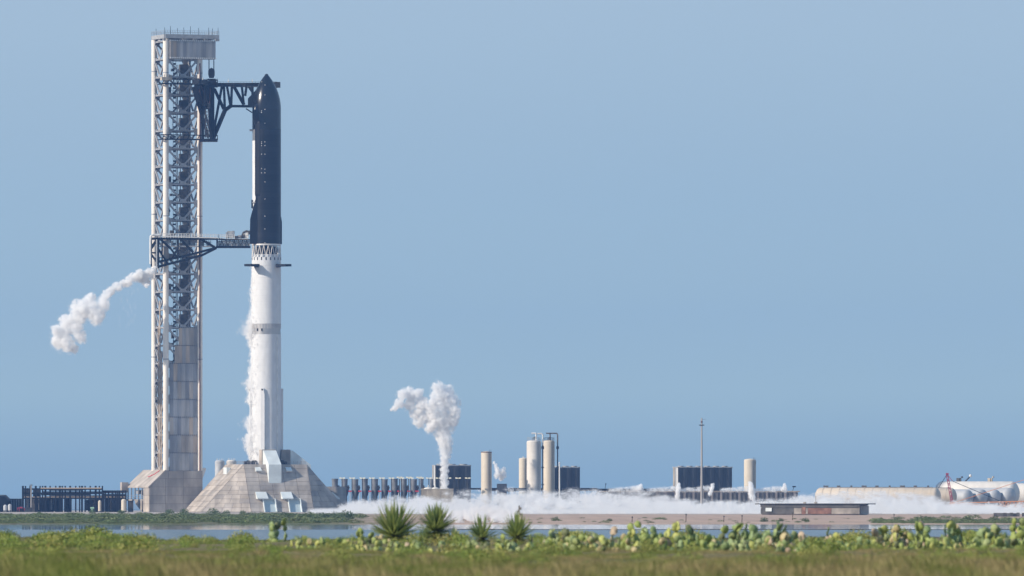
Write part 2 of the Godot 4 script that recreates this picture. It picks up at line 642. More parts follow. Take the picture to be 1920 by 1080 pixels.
	for s in [-1.25, -0.35]:
		b.beam(Vector3(s, TB, 0), Vector3(s, 141.0, 0), 0.1)
	for k in 84:
		b.box(Vector3(-0.8, TB + 1.0 + k * 1.52, 0), Vector3(0.95, 0.55, 0.25))
	obj("cable_ladder", b, M.dark_soft, t)
	b = B.new()
	b.tube(Vector3(1.0, TB, -2.5), Vector3(1.0, 138, -2.5), 0.09, 0.09, 6)
	obj("riser_pipe", b, M.dark_soft, t)
	b = B.new()
	b.tube(Vector3(TH - 0.25, TB, TH + 0.95), Vector3(TH - 0.25, 140, TH + 0.95), 0.2, 0.2, 8)
	obj("riser_pipe", b, M.rust, t)
	for k in 3:
		b = B.new()
		b.tube(Vector3(-TH - 0.25, TB, -0.8 + k * 1.5), Vector3(-TH - 0.25, [58.0, 66.0, 50.0][k], -0.8 + k * 1.5), 0.24, 0.24, 8)
		obj("riser_pipe", b, M.pipe_tan, t)
	# lift cabin and platforms on a few levels
	for k in [10, 16, 21]:
		b = B.new()
		b.box(Vector3(-2.2, TB + BAY * k + 0.35, -0.5), Vector3(5.0, 0.2, 8.0))
		b.box(Vector3(-3.4, TB + BAY * k + 1.5, 1.0), Vector3(1.8, 2.2, 1.6))
		for j in 6:
			b.beam(Vector3(-4.4 + j * 0.9, TB + BAY * k + 0.4, 3.5), Vector3(-4.4 + j * 0.9, TB + BAY * k + 1.5, 3.5), 0.07)
		b.beam(Vector3(-4.4, TB + BAY * k + 1.5, 3.5), Vector3(0.2, TB + BAY * k + 1.5, 3.5), 0.08)
		obj("service_platform", b, M.dark_soft, t)
	for k in 22:
		b = B.new()
		var y := TB + BAY * (3 + (k * 7) % 20) + rng.randf_range(0.6, 3.6)
		var x := rng.randf_range(-4.2, 0.4)
		b.box(Vector3(x, y, rng.randf_range(-4.0, 4.5)), Vector3(rng.randf_range(0.5, 1.5), rng.randf_range(0.6, 1.8), 0.8))
		b.beam(Vector3(x, y, 0), Vector3(x, y + rng.randf_range(2.0, 7.0), 0), 0.1)
		obj("cabinet", b, [M.stair, M.dark_soft, M.core_tan, M.grey][k % 4], t)
	b = B.new()
	b.box(Vector3(-3.6, TB + BAY * 14.5, 1.0), Vector3(1.2, 2.6, 1.4))
	obj("lift_cabin", b, M.dark, t)
	# hoist house at the top, its sheets and the deck with its railing
	b = B.new()
	b.box(Vector3(2.9, 144.3, 5.0), Vector3(15.0, 5.9, 3.6))
	var hh := obj("hoist_house", b, M.grey, t)
	for k in 14:
		b = B.new()
		var x := -4.6 + (k + 0.5) * 15.0 / 14
		b.box(Vector3(x, 144.3, 6.86), Vector3(15.2 / 14 - 0.05, 5.0, 0.08))
		for j in 3:
			b.box(Vector3(x - 0.33 + j * 0.33, 144.3, 6.92), Vector3(0.14, 5.0, 0.08))
		obj("cladding_sheet", b, M.panel[[3, 4, 5, 1, 0, 1, 0, 1, 0, 1, 0, 1, 1, 0][k]], hh)
	for r in [141.6, 147.0]:
		for k in 22:
			b = B.new()
			b.box(Vector3(-4.4 + k * 0.70, r, 6.92), Vector3(0.4, 0.42, 0.2))
			obj("clip", b, M.pipe_white, hh)
	for k in 3:
		b = B.new()
		b.box(Vector3(10.42, 142.4 + k * 1.9, 5.0), Vector3(0.12, 1.7, 3.3))
		obj("cladding_sheet", b, M.panel[2], hh)
	b = B.new()
	for s in [[Vector3(-6.3, 148.3, 7.0), Vector3(11.5, 148.3, 7.0)], [Vector3(-6.3, 148.3, -6.2), Vector3(11.5, 148.3, -6.2)], [Vector3(-6.1, 148.3, 6.1), Vector3(-6.1, 148.3, -5.9)], [Vector3(11.3, 148.3, 6.1), Vector3(11.3, 148.3, -5.9)]]:
		b.beam(s[0], s[1], 0.4, 1.25)
	b.box(Vector3(2.6, 148.85, 0), Vector3(17.2, 0.12, 12.2))
	for x in [-6.0, 0.4, 3.9, 7.5, 11.2]:
		b.box(Vector3(x, 147.4, 6.0), Vector3(1.3, 0.7, 0.8))
	var roof := obj("roof_deck", b, M.grey_light, t)
	for s in [[Vector3(-6.3, 149, 7.0), Vector3(11.5, 149, 7.0), 22], [Vector3(-6.3, 149, -6.2), Vector3(-6.3, 149, 7.0), 9], [Vector3(11.5, 149, -6.2), Vector3(11.5, 149, 7.0), 9], [Vector3(-6.3, 149, -6.2), Vector3(11.5, 149, -6.2), 22]]:
		b = B.new()
		for k in s[2] + 1:
			var p: Vector3 = s[0].lerp(s[1], float(k) / s[2])
			b.beam(p, p + Vector3(0, 1.15, 0), 0.07)
		for h in [0.6, 1.15]:
			b.beam(s[0] + Vector3(0, h, 0), s[1] + Vector3(0, h, 0), 0.06)
		obj("railing", b, M.grey, roof)
	for s in [[-6.2, 6.3, 2.1], [-6.2, -2.0, 2.0], [-4.3, 6.3, 2.5], [-2.0, 6.3, 1.9], [0.1, 6.3, 2.1], [2.3, 6.3, 2.5], [5.0, 6.3, 2.1], [8.3, 6.3, 2.2], [11.4, 6.3, 2.2], [11.4, 1.0, 2.3]]:
		b = B.new()
		b.beam(Vector3(s[0], 149, s[1]), Vector3(s[0], 149 + s[2], s[1]), 0.11)
		obj("mast", b, M.dark_soft, roof)
	# carriage rings that carry the arms
	for y in [133.6, 116.3]:
		b = B.new()
		for e in [1.25, -0.2]:
			var r := TH + 1.7
			for s in [[Vector3(-r, y + e, r), Vector3(r + 3.6, y + e, r)], [Vector3(-r, y + e, 3.0), Vector3(-r, y + e, r)], [Vector3(r + 3.4, y + e, r), Vector3(r + 3.4, y + e, -2)]]:
				b.beam(s[0], s[1], 0.36, 0.3)
		var r2 := TH + 1.7
		for k in 12:
			var x := -r2 + k * (2 * r2 + 3.6) / 11
			b.beam(Vector3(x, y - 0.2, r2), Vector3(x + (0.6 if k < 11 else 0.0), y + 1.25, r2), 0.22)
			b.beam(Vector3(x, y - 0.1, r2), Vector3(x, y - 0.1, TH + 0.9), 0.3)
		b.box(Vector3(0.8, y + 0.05, TH + 1.3), Vector3(2 * r2 + 1.5, 0.12, 1.0))
		obj("carriage_ring", b, M.dark, t)
	b = B.new()
	b.box(Vector3(-TH - 0.4, 135.0, TH + 1.4), Vector3(3.4, 1.0, 1.6))
	for k in 5:
		b.box(Vector3(-TH - 1.9 + k * 0.75, 135.7, TH + 1.9), Vector3(0.16, 1.3, 0.2))
	obj("winch_box", b, M.cream_old, t)
	b = B.new()
	for s in [[11.0, 11.0], [12.6, 12.6]]:
		b.tube(Vector3(s[0] - 2.2, 136, 5.2), Vector3(s[1] - 2.2, 141.6, 5.2), 0.16, 0.16, 6)
	obj("hoist_cable", b, M.dark_soft, t)
	# the concrete base
	var base := thing("tower_base", "grey concrete base block under the lattice tower with sloped left roof", "concrete base", tower_at(), 21.0)
	b = B.new()
	b.prism([Vector2(-11.3, 0), Vector2(6.2, 0), Vector2(6.2, TB), Vector2(-6.0, TB), Vector2(-11.3, 7.7)], 0.8, 6.5)
	b.prism([Vector2(-6.0, 0), Vector2(6.2, 0), Vector2(6.2, TB), Vector2(-6.0, TB)], -6.5, 0.8)
	obj("wall", b, M.joint, base)
	# slabs of the front face, of the left face and of its chamfer
	for r in 5:
		var y0: float = [0.0, 2.6, 5.2, 7.8, 10.4][r]
		var y1: float = [2.6, 5.2, 7.8, 10.4, TB][r]
		var l0 := -11.3 if y0 < 7.7 else -11.3 + (y0 - 7.7) * 5.3 / 5.17
		var l1 := -11.3 if y1 <= 7.8 else -11.3 + (y1 - 7.7) * 5.3 / 5.17
		var cuts := [l0, -6.0 if r < 4 else l1 + 0.9, -0.2, 6.2]
		for k in 3:
			var a0: float = cuts[k] + (0.04 if k else 0.0)
			var a1: float = cuts[k + 1] - 0.04
			b = B.new()
			b.prism([Vector2(a0, y0 + 0.04), Vector2(a1, y0 + 0.04), Vector2(a1, y1 - 0.04), Vector2(l1 if k == 0 else a0, y1 - 0.04)], 6.5, 6.6 + 0.02 * rng.randf())
			obj("concrete_slab", b, M.plaster_cool[(r + k) % 3], base)
	for r in 3:
		b = B.new()
		b.box(Vector3(-11.36, 1.3 + 2.57 * r, 3.65), Vector3(0.12, 2.5, 5.6))
		obj("concrete_slab", b, M.concrete[r], base)
	b = B.new()
	b.prism([Vector2(-11.7, 7.55), Vector2(-11.7, 7.95), Vector2(-6.0, 13.2), Vector2(-6.0, 12.75)], -15.0, 6.62)
	obj("sloped_roof", b, M.concrete[0], base)
	b = B.new()
	b.pipe([Vector3(-8.5, 10.95, -3.0), Vector3(-7.7, 11.75, 0.5), Vector3(-6.4, 12.95, 2.0)], 0.14, 6)
	obj("hose", b, M.red, base)
	b = B.new()
	b.box(Vector3(-10.6, 3.75, -7.2), Vector3(1.9, 0.45, 15.6))
	b.prism([Vector2(0, 0), Vector2(0, 3.4), Vector2(-7.0, 3.4), Vector2(-6.8, 2.6), Vector2(-2.6, 0.8)], -0.5, 0.5, Transform3D(Basis(Vector3.UP, PI / 2), Vector3(-10.9, 0.1, -0.2)).rotated_local(Vector3.UP, PI))
	b.box(Vector3(-10.6, 1.8, -13.8), Vector3(1.3, 3.6, 1.5))
	obj("gallery", b, M.plaster, base)
	b = B.new()
	for k in 5:
		b.beam(Vector3(-11.3, 3.9, -0.6 - k * 3.4), Vector3(-11.3, 7.6, -0.6 - k * 3.4), 0.3)
	for h in [4.5, 5.2]:
		b.beam(Vector3(-11.4, h, 0.4), Vector3(-11.4, h, -15), 0.1)
	b.box(Vector3(-9.4, 6.0, -5.0), Vector3(1.0, 1.6, 1.2))
	b.box(Vector3(-9.4, 6.2, -9.5), Vector3(1.0, 1.2, 2.2))
	obj("railing", b, M.grey, base)
	b = B.new()
	b.prism([Vector2(6.2, 10.2), Vector2(7.5, 13.4), Vector2(7.1, 13.8), Vector2(5.4, 13.3)], 5.2, 6.3)
	obj("corbel", b, M.pipe_white, base)
	b = B.new()
	b.box(Vector3(-12.6, 7.7, -14.0), Vector3(2.2, 3.2, 1.6))
	obj("vent_box", b, M.concrete[1], base)


# ------------------------------------------------------------------ launch mount

func mount() -> void:
	var where := Vector3((499.0 - 960.0) / 6.02, 0, RZ)
	var t := thing("launch_mount", "pyramid shaped concrete launch mount with sloped panelled sides under the rocket", "launch mount", where, 17.7)
	t.scale = Vector3.ONE * 0.9967
	var h := 10.15
	var y := 14.8
	var e := [8.2, 13.7, 8.2, 13.7]       # how far the foot of each side runs out
	var b := B.new()
	var top := []
	var foot := []
	for k in 4:
		var q := Basis(Vector3.UP, PI / 2 * k)
		top.append([q * Vector3(-h, y, h), q * Vector3(h, y, h)])
		foot.append([q * Vector3(-h, 0, h + e[k]), q * Vector3(h, 0, h + e[k])])
	for k in 4:
		b.quad(foot[k][0], foot[k][1], top[k][1], top[k][0], null)
		b.tri(foot[k][1], foot[(k + 1) % 4][0], top[k][1], (foot[(k + 1) % 4][0] - foot[k][1]).cross(top[k][1] - foot[k][1]).normalized())
	b.quad(top[0][0], top[1][0], top[2][0], top[3][0], Vector3.UP)
	var core := obj("core", b, M.joint, t)
	# concrete slabs in rows on every visible side
	for side in [[foot[0][0], foot[0][1], top[0][0], top[0][1], 5, 11], [foot[3][1], foot[0][0], top[0][0], top[0][0], 5, 11], [foot[0][1], foot[1][0], top[0][1], top[0][1], 4, 9], [foot[3][0], foot[3][1], top[3][0], top[3][1], 5, 9]]:
		var f0: Vector3 = side[0]
		var f1: Vector3 = side[1]
		var t0: Vector3 = side[2]
		var t1: Vector3 = side[3]
		var out := (f1 - f0).cross(t0 - f0).normalized()
		if out.y < 0.0:
			out = -out
		for r in side[5]:
			var v0: float = (r + 0.02) / side[5]
			var v1: float = (r + 0.98) / side[5]
			var l0 := f0.lerp(t0, v0)
			var r0 := f1.lerp(t1, v0)
			var l1 := f0.lerp(t0, v1)
			var r1 := f1.lerp(t1, v1)
			var n: int = maxi(1, roundi(side[4] * l0.distance_to(r0) / f0.distance_to(f1)))
			for k in n:
				var u0 := (k + 0.012) / n
				var u1 := (k + 0.988) / n
				if k > 0 and r % 2:
					u0 += 0.0 / n
				var p := [l0.lerp(r0, u0), l0.lerp(r0, u1), l1.lerp(r1, u1), l1.lerp(r1, u0)]
				if side[5] == 11 and t0 != t1 and r < 3 and (k == 1 or k == 3):
					continue
				var d := out * (0.13 + 0.06 * rng.randf())
				var c := B.new()
				c.quad(p[0] + d, p[1] + d, p[2] + d, p[3] + d, out)
				for j in 4:
					c.quad(p[j], p[(j + 1) % 4], p[(j + 1) % 4] + d, p[j] + d, null)
				obj("concrete_slab", c, M.concrete[rng.randi() % 5], core)
	# deck edge, hold-down clamps and rail on top
	for k in 10:
		b = B.new()
		var a := TAU * k / 10 + 0.2
		b.box(Vector3(sin(a) * 6.2, y + 0.5, cos(a) * 6.2), Vector3(1.1, 1.0, 1.6), Basis(Vector3.UP, a))
		b.box(Vector3(sin(a) * 5.4, y + 1.1, cos(a) * 5.4), Vector3(0.5, 0.5, 1.4), Basis(Vector3.UP, a))
		obj("clamp", b, M.dark_soft, t)
	for k in 4:
		var q := Basis(Vector3.UP, PI / 2 * k)
		for part in 2:
			b = B.new()
			var xa := -h + 0.3 if part == 0 else 2.2
			var xb := -4.0 if part == 0 else h - 0.3
			for hh in [0.55, 1.05]:
				b.beam(q * Vector3(xa, y + hh, h - 0.3), q * Vector3(xb, y + hh, h - 0.3), 0.06)
			for j in 7:
				var x := lerpf(xa, xb, j / 6.0)
				b.beam(q * Vector3(x, y, h - 0.3), q * Vector3(x, y + 1.05, h - 0.3), 0.06)
			obj("railing", b, M.grey, t)
	# on every side: the tall white exhaust hood with a brown cowl, doors, small awnings
	for k in 4:
		var q := Transform3D(Basis(Vector3.UP, PI / 2 * k), Vector3.ZERO)
		var s: float = e[k] / 8.2
		if k == 3:
			b = B.new()
			b.box(Vector3(-1.0, 12.2, h + e[k] * 0.17), Vector3(3.6, 3.4, 1.2))
			obj("exhaust_hood", b, M.white, t, q)
			continue
		b = B.new()
		var prof := [Vector2(h - 3.2, 19.2), Vector2(h - 2.4, 19.2), Vector2(h + 3.4, 14.8), Vector2(h + 3.4 + 1.0 * (s - 1), 8.6), Vector2(h + 1.0, 8.6), Vector2(h - 3.2, 14.6)]
		b.prism(prof, -2.6, 1.5, q * Transform3D(Basis(Vector3(0, 0, 1), Vector3.UP, Vector3(-1, 0, 0)), Vector3(-1.6, 0, 0)))
		var hood := obj("exhaust_hood", b, M.white, t)
		b = B.new()
		b.prism([Vector2(h - 6.6, 14.0), Vector2(h - 6.0, 19.5), Vector2(h - 3.22, 19.5), Vector2(h - 3.22, 14.0)], -2.9, 1.8, q * Transform3D(Basis(Vector3(0, 0, 1), Vector3.UP, Vector3(-1, 0, 0)), Vector3(-1.6, 0, 0)))
		obj("cowl", b, M.concrete[3], hood)
		for x in [-5.5, 4.4]:
			var z: float = h + e[k] * (1.0 - 13.0 / y)
			b = B.new()
			b.prism([Vector2(z - 1.0, 14.4), Vector2(z + 1.3, 12.9), Vector2(z + 1.1, 12.6), Vector2(z - 1.2, 12.6)], -0.9, 0.9, q * Transform3D(Basis(Vector3(0, 0, 1), Vector3.UP, Vector3(-1, 0, 0)), Vector3(x - 0.4, 0, 0)))
			obj("awning", b, M.white, t)
		for x in [-4.06, 4.06]:
			var z: float = h + e[k] * (1.0 - 4.0 / y)
			b = B.new()
			b.prism([Vector2(z - 1.0, 6.3), Vector2(z + 1.5, 4.4), Vector2(z + 1.5, 4.0), Vector2(z - 0.8, 4.2)], -1.75, 1.75, q * Transform3D(Basis(Vector3(0, 0, 1), Vector3.UP, Vector3(-1, 0, 0)), Vector3(x - 2.1, 0, 0)))
			obj("awning", b, M.white, t)
			b = B.new()
			b.prism([Vector2(h + e[k] + 0.12, 0.0), Vector2(h + e[k] * 0.74 + 0.12, 3.9), Vector2(h + e[k] * 0.74 - 0.2, 3.9), Vector2(h + e[k] - 0.2, 0.0)], -1.85, 1.85, Transform3D(Basis(Vector3(0, 0, 1), Vector3.UP, Vector3(-1, 0, 0)), Vector3(x + 0.1, 0, 0)))
			var dr := obj("door", b, M.door, t, q)
			b = B.new()
			var zz: float = h + e[k] * 0.70
			for sx in [-1.0, 1.0]:
				b.prism([Vector2(zz, 0.0), Vector2(h + e[k] + 0.9, 0.0), Vector2(zz + 1.2, 4.2), Vector2(zz, 4.2)], -0.12, 0.12, Transform3D(Basis(Vector3(0, 0, 1), Vector3.UP, Vector3(-1, 0, 0)), Vector3(x + 0.1 + sx * 1.95, 0, 0)))
			b.box(Vector3(x + 0.1, 4.05, zz + 0.6), Vector3(3.9, 0.16, 1.1))
			obj("frame", b, M.white, dr)
	var w := thing("blast_wall", "low grey concrete wall running out from behind the mount's dark right side", "wall", at(634, 960, 3022))
	b = B.new()
	b.box(Vector3(-0.6, 4.0, 0), Vector3(6.4, 8.0, 5.0))
	obj("wall", b, M.joint, w)
	for r in 3:
		for k in 2:
			b = B.new()
			b.box(Vector3(-2.2 + k * 3.2, 1.34 + r * 2.66, 2.53), Vector3(3.14, 2.6, 0.1))
			obj("concrete_slab", b, M.plaster_cool[(r + k) % 3], w)
	for s in [[412, 862.5, 9.0, "grey domed storage tank top standing behind the concrete mount", "tank_grey"], [434, 862, 9.5, "white storage tank top beside the grey one behind the mount", "tank_white"]]:
		var p := at(s[0], 960, 3080)
		var tk := thing("storage_tank", s[3], "tank", Vector3(p.x, 0, p.z), 0.0, "tanks behind the mount")
		b = B.new()
		var top_y := at(s[0], s[1], 3080).y
		var r: float = s[2] / 6.0 * 1.02
		b.lathe([Vector2(r, 0), Vector2(r, top_y - 0.5), Vector2(r * 0.8, top_y - 0.15), Vector2(0, top_y)], 28)
		obj("shell", b, M[s[4]], tk)
		b = B.new()
		b.lathe([Vector2(r + 0.06, top_y - 1.0), Vector2(r + 0.06, top_y - 0.8)], 28)
		obj("rim", b, M[s[4]], tk)
		for j in 5:
			b = B.new()
			b.beam(Vector3(sin(j * 1.3) * r * 0.7, top_y - 0.3, cos(j * 1.3) * r * 0.7), Vector3(sin(j * 1.3) * r * 0.7, top_y + 0.5, cos(j * 1.3) * r * 0.7), 0.12)
			obj("vent_pipe", b, M.pipe_white, tk)


# ------------------------------------------------------------------ rocket

const RX := (499.5 - 960.0) / 6.02
const RZ := -2990.0


func booster() -> void:
	var t := thing("rocket_booster", "tall frost white lower rocket stage standing on the concrete mount", "rocket booster", Vector3(RX, 0, RZ))
	t.scale = Vector3.ONE * 0.9967
	var R := 4.58
	var b := B.new()
	var prof := [Vector2(R, 14.9)]
	var y := 16.5
	while y < 55.2:
		prof.append_array([Vector2(R, y), Vector2(R - 0.03, y + 0.02), Vector2(R - 0.03, y + 0.08), Vector2(R, y + 0.1)])
		y += 1.83
	prof.append(Vector2(R, 55.5))
	b.lathe(prof, 72)
	obj("lower_tank", b, M.frost, t)
	prof = [Vector2(R, 58.8)]
	y = 60.3
	while y < 78.5:
		prof.append_array([Vector2(R, y), Vector2(R - 0.03, y + 0.02), Vector2(R - 0.03, y + 0.08), Vector2(R, y + 0.1)])
		y += 1.83
	prof.append_array([Vector2(R, 79.6), Vector2(R - 0.5, 79.62), Vector2(R - 0.72, 80.5), Vector2(0.0, 82.3)])
	b = B.new()
	b.lathe(prof, 72)
	obj("upper_tank", b, M.frost, t)
	b = B.new()
	b.lathe([Vector2(R - 0.07, 55.4), Vector2(R - 0.07, 56.2), Vector2(R - 0.12, 56.25), Vector2(R - 0.12, 58.85)], 72)
	var band := obj("tank_band", b, M.steel, t)
	b = B.new()
	for k in 60:
		var a := TAU * k / 60
		b.box(Vector3(sin(a) * (R - 0.06), 58.0, cos(a) * (R - 0.06)), Vector3(0.13, 1.4, 0.12), Basis(Vector3.UP, a))
	obj("stringer", b, M.steel_light, band).set_meta("kind", "stuff")
	for a in [-36.0, -17.0]:
		b = B.new()
		var r := deg_to_rad(a)
		b.box(Vector3(sin(r) * (R - 0.02), 56.9, cos(r) * (R - 0.02)), Vector3(0.34, 0.8, 0.2), Basis(Vector3.UP, r))
		obj("vent_port", b, M.dark, band)
	# hot staging ring: struts in a zigzag between two hoops
	b = B.new()
	b.lathe([Vector2(R - 0.5, 83.3), Vector2(R + 0.02, 83.3), Vector2(R + 0.02, 83.75), Vector2(R - 0.5, 83.75), Vector2(R - 0.5, 83.3)], 72)
	obj("hoop", b, M.steel_light, t)
	b = B.new()
	b.lathe([Vector2(R - 0.75, 80.5), Vector2(R - 1.1, 83.0), Vector2(0.0, 83.2)], 40)
	obj("heat_dome", b, M.tile_dark, t)
	var n := 20
	for k in n:
		var a := TAU * k / n
		var c := TAU * (k + 0.5) / n
		var e := TAU * (k + 1.0) / n
		b = B.new()
		var f0 := Vector3(sin(a) * (R - 0.12), 79.6, cos(a) * (R - 0.12))
		var f1 := Vector3(sin(e) * (R - 0.12), 79.6, cos(e) * (R - 0.12))
		var m := Vector3(sin(c) * (R - 0.15), 83.4, cos(c) * (R - 0.15))
		b.tube(f0, m, 0.12, 0.1, 7)
		b.tube(f1, m, 0.12, 0.1, 7)
		obj("strut", b, M.steel_light, t)
		b = B.new()
		b.box(Vector3(sin(a) * (R - 0.02), 79.1, cos(a) * (R - 0.02)), Vector3(0.3, 0.9, 0.14), Basis(Vector3.UP, a))
		obj("slot", b, M.dark, t)
		b = B.new()
		b.box(Vector3(sin(a) * (R - 0.02), 80.0, cos(a) * (R - 0.02)), Vector3(0.5, 0.8, 0.14), Basis(Vector3.UP, a))
		obj("strut_foot", b, M.frost, t)
	# grid fins: a frame with crossing webs, standing straight out
	for s in [[-39.0, 4.3], [52.0, 4.3], [186.0, 4.3]]:
		var q := Transform3D(Basis(Vector3.UP, deg_to_rad(s[0])), Vector3(0, 77.0, 0))
		b = B.new()
		var z0 := R + 0.5
		var z1: float = R + s[1]
		for k in 7:
			var u := -1.0 + k / 3.0
			b.beam(Vector3(u * 1.5, 0, z0), Vector3(u * 1.35, 0, z1), 0.12, 0.72)
			b.beam(Vector3(-1.45, 0, lerpf(z0, z1, k / 6.0)), Vector3(1.45, 0, lerpf(z0, z1, k / 6.0)), 0.12, 0.72)
		var fin := obj("grid_fin", b, M.dark, t, q)
		b = B.new()
		b.tube(Vector3(0, -0.1, R - 0.4), Vector3(0, -0.1, z0 + 0.6), 0.55, 0.45, 12)
		b.box(Vector3(0, -0.1, R + 0.05), Vector3(1.5, 1.1, 0.3))
		obj("hinge", b, M.dark_soft, fin)
	# chines, raceway
	for a in [-11.5, 98.0, 205.0, 280.0]:
		var q := Transform3D(Basis(Vector3.UP, deg_to_rad(a)), Vector3.ZERO)
		b = B.new()
		b.prism([Vector2(-0.6, 15.2), Vector2(0.6, 15.2), Vector2(0.6, 36.6), Vector2(0.25, 38.6), Vector2(-0.6, 38.6)], R - 0.3, R + 0.62, q)
		var ch := obj("chine", b, M.frost, t)
		b = B.new()
		b.box(Vector3(-0.15, 38.2, R + 0.64), Vector3(0.5, 0.5, 0.06))
		obj("vent_port", b, M.dark, ch, q)
	b = B.new()
	var th := deg_to_rad(48.5)
	b.box(Vector3(sin(th) * (R + 0.06), 37.2, cos(th) * (R + 0.06)), Vector3(0.34, 36.6, 0.22), Basis(Vector3.UP, th))
	obj("raceway", b, M.pipe_white, t)


func ship() -> void:
	var t := thing("upper_stage", "upper rocket stage with glossy black heat shield and pointed nose", "spacecraft", Vector3(RX + 0.06, 0, RZ))
	t.scale = Vector3.ONE * 0.9967
	var R := 4.5
	var nose := []
	var y0 := 125.8
	for k in 25:
		var u := k / 24.0
		var y := y0 + u * 10.6
		# tangent ogive with a small round tip
		var rho := (R * R + 11.3 * 11.3) / (2.0 * R)
		nose.append(Vector2(maxf(sqrt(rho * rho - pow(u * 10.6, 2)) - rho + R, 0.62), y))
	for k in 6:
		var a := PI / 2 * (k + 1) / 6.0
		nose.append(Vector2(0.62 * cos(a), 136.4 + 0.55 * sin(a)))
	nose[-1].x = 0.0
	var b := B.new()
	b.lathe(nose, 72, 0, 360, true)
	obj("nose_cone", b, M.nose, t)
	b = B.new()
	b.lathe([Vector2(R, 119.5), Vector2(R, y0)], 72)
	obj("forward_shell", b, M.nose, t)
	b = B.new()
	b.lathe([Vector2(R - 0.04, 83.85), Vector2(R - 0.04, 119.5)], 44, -49, 131)
	var hs := obj("heat_shield", b, M.tile_dark, t)
	for k in 20:
		b = B.new()
		b.lathe([Vector2(R, 83.86 + k * 1.782), Vector2(R, 83.86 + (k + 1) * 1.782 - 0.07)], 44, -49, 131)
		obj("tile_ring", b, M.tiles[[0, 1, 0, 2, 0, 1, 2, 0, 1, 0, 0, 2, 1, 0, 2, 0, 1, 0, 2, 1][k]], hs)
	b = B.new()
	b.lathe([Vector2(R - 0.05, 83.85), Vector2(R - 0.05, 116.0)], 44, 131, 311)
	obj("tank_wall", b, M.frost, t)
	b = B.new()
	b.lathe([Vector2(R - 0.05, 116.0), Vector2(R - 0.05, 119.5)], 44, 131, 311)
	obj("steel_band", b, M.steel, t)
	b = B.new()
	b.lathe([Vector2(R, 83.9), Vector2(0, 84.0)], 40)
	obj("skirt_floor", b, M.dark, t)
	# raised tile strip along the left edge of the shield and the fairing of the forward flap
	b = B.new()
	b.lathe([Vector2(R, 98.5), Vector2(R + 0.16, 99.2), Vector2(R + 0.16, 121.5), Vector2(R, 122.4)], 12, -50, -26)
	obj("flap_fairing", b, M.tile_dark, t)
	b = B.new()
	b.ball(Vector3(-3.0, 124.0, 2.9), Vector3(1.35, 3.4, 1.2), 20, 12)
	obj("flap_fairing", b, M.tile, t)
	var f := B.new()
	f.prism([Vector2(-5.85, 129.2), Vector2(-5.85, 126.5), Vector2(-3.9, 126.3), Vector2(-2.35, 132.6), Vector2(-2.6, 132.7)], -0.3, 0.25)
	obj("forward_flap", f, M.tile, t)
	f = B.new()
	f.prism([Vector2(-5.85, 129.2), Vector2(-5.85, 126.5), Vector2(-3.9, 126.3), Vector2(-2.35, 132.6), Vector2(-2.6, 132.7)], -0.3, 0.25, Transform3D(Basis(Vector3.UP, -PI * 0.55), Vector3.ZERO))
	obj("forward_flap", f, M.tile, t)
	f = B.new()
	f.prism([Vector2(-1.9, 100.9), Vector2(-3.4, 96.8), Vector2(-4.8, 91.5), Vector2(-4.93, 83.7), Vector2(-1.9, 83.7)], 3.1, 3.75, Transform3D(Basis(Vector3.UP, deg_to_rad(-4)), Vector3.ZERO))
	obj("aft_flap", f, M.tile_dark, t)
	f = B.new()
	f.prism([Vector2(3.6, 94.0), Vector2(4.55, 92.2), Vector2(4.8, 90.6), Vector2(4.8, 83.7), Vector2(3.6, 83.7)], -0.4, 0.4)
	obj("aft_flap", f, M.tile_dark, t)
	b = B.new()
	b.tube(Vector3(-4.2, 96.6, 2.6), Vector3(-3.3, 96.6, 3.5), 0.3, 0.25, 10)
	obj("flap_hinge", b, M.steel, t)
	b = B.new()
	b.tube(Vector3(-5.3, 119.3, 0.6), Vector3(-4.3, 119.3, 0.6), 0.34, 0.34, 10)
	obj("lift_pin", b, M.steel, t)
	b = B.new()
	b.box(Vector3(-4.55, 96.2, 1.2), Vector3(0.35, 2.6, 1.0))
	obj("vent_port", b, M.dark, t)
	b = B.new()
	b.beam(Vector3(-6.5, 126.1, -1.0), Vector3(-4.1, 124.6, -1.0), 0.35)
	obj("handling_lug", b, M.dark, t)
	# white studs left in the shield
	var spots := []
	for p in [160, 179, 206, 232, 267, 274, 290, 318, 325, 342, 374, 406, 430, 456]:
		spots.append([-0.4, p])
	for p in [154, 209, 212, 267, 270, 274, 317, 325, 290]:
		spots.append([-1.45, p])
	for s in spots:
		var y: float = (960.0 - s[1]) / 6.0
		var r := R
		if y > y0:
			var u := y - y0
			var rho := (R * R + 11.3 * 11.3) / (2.0 * R)
			r = sqrt(rho * rho - u * u) - rho + R
		b = B.new()
		b.ball(Vector3(s[0], y, sqrt(maxf(r * r - s[0] * s[0], 0.0))), Vector3(0.14, 0.14, 0.07), 8, 6)
		obj("stud", b, M.pipe_white, t)


# ------------------------------------------------------------------ arms of the tower

func seg(b: B, p: Array, q: Array, d0: float, d1: float, w: float, h := -1.0) -> void:
	b.beam(at(p[0], p[1], d0), at(q[0], q[1], d1), w, h)


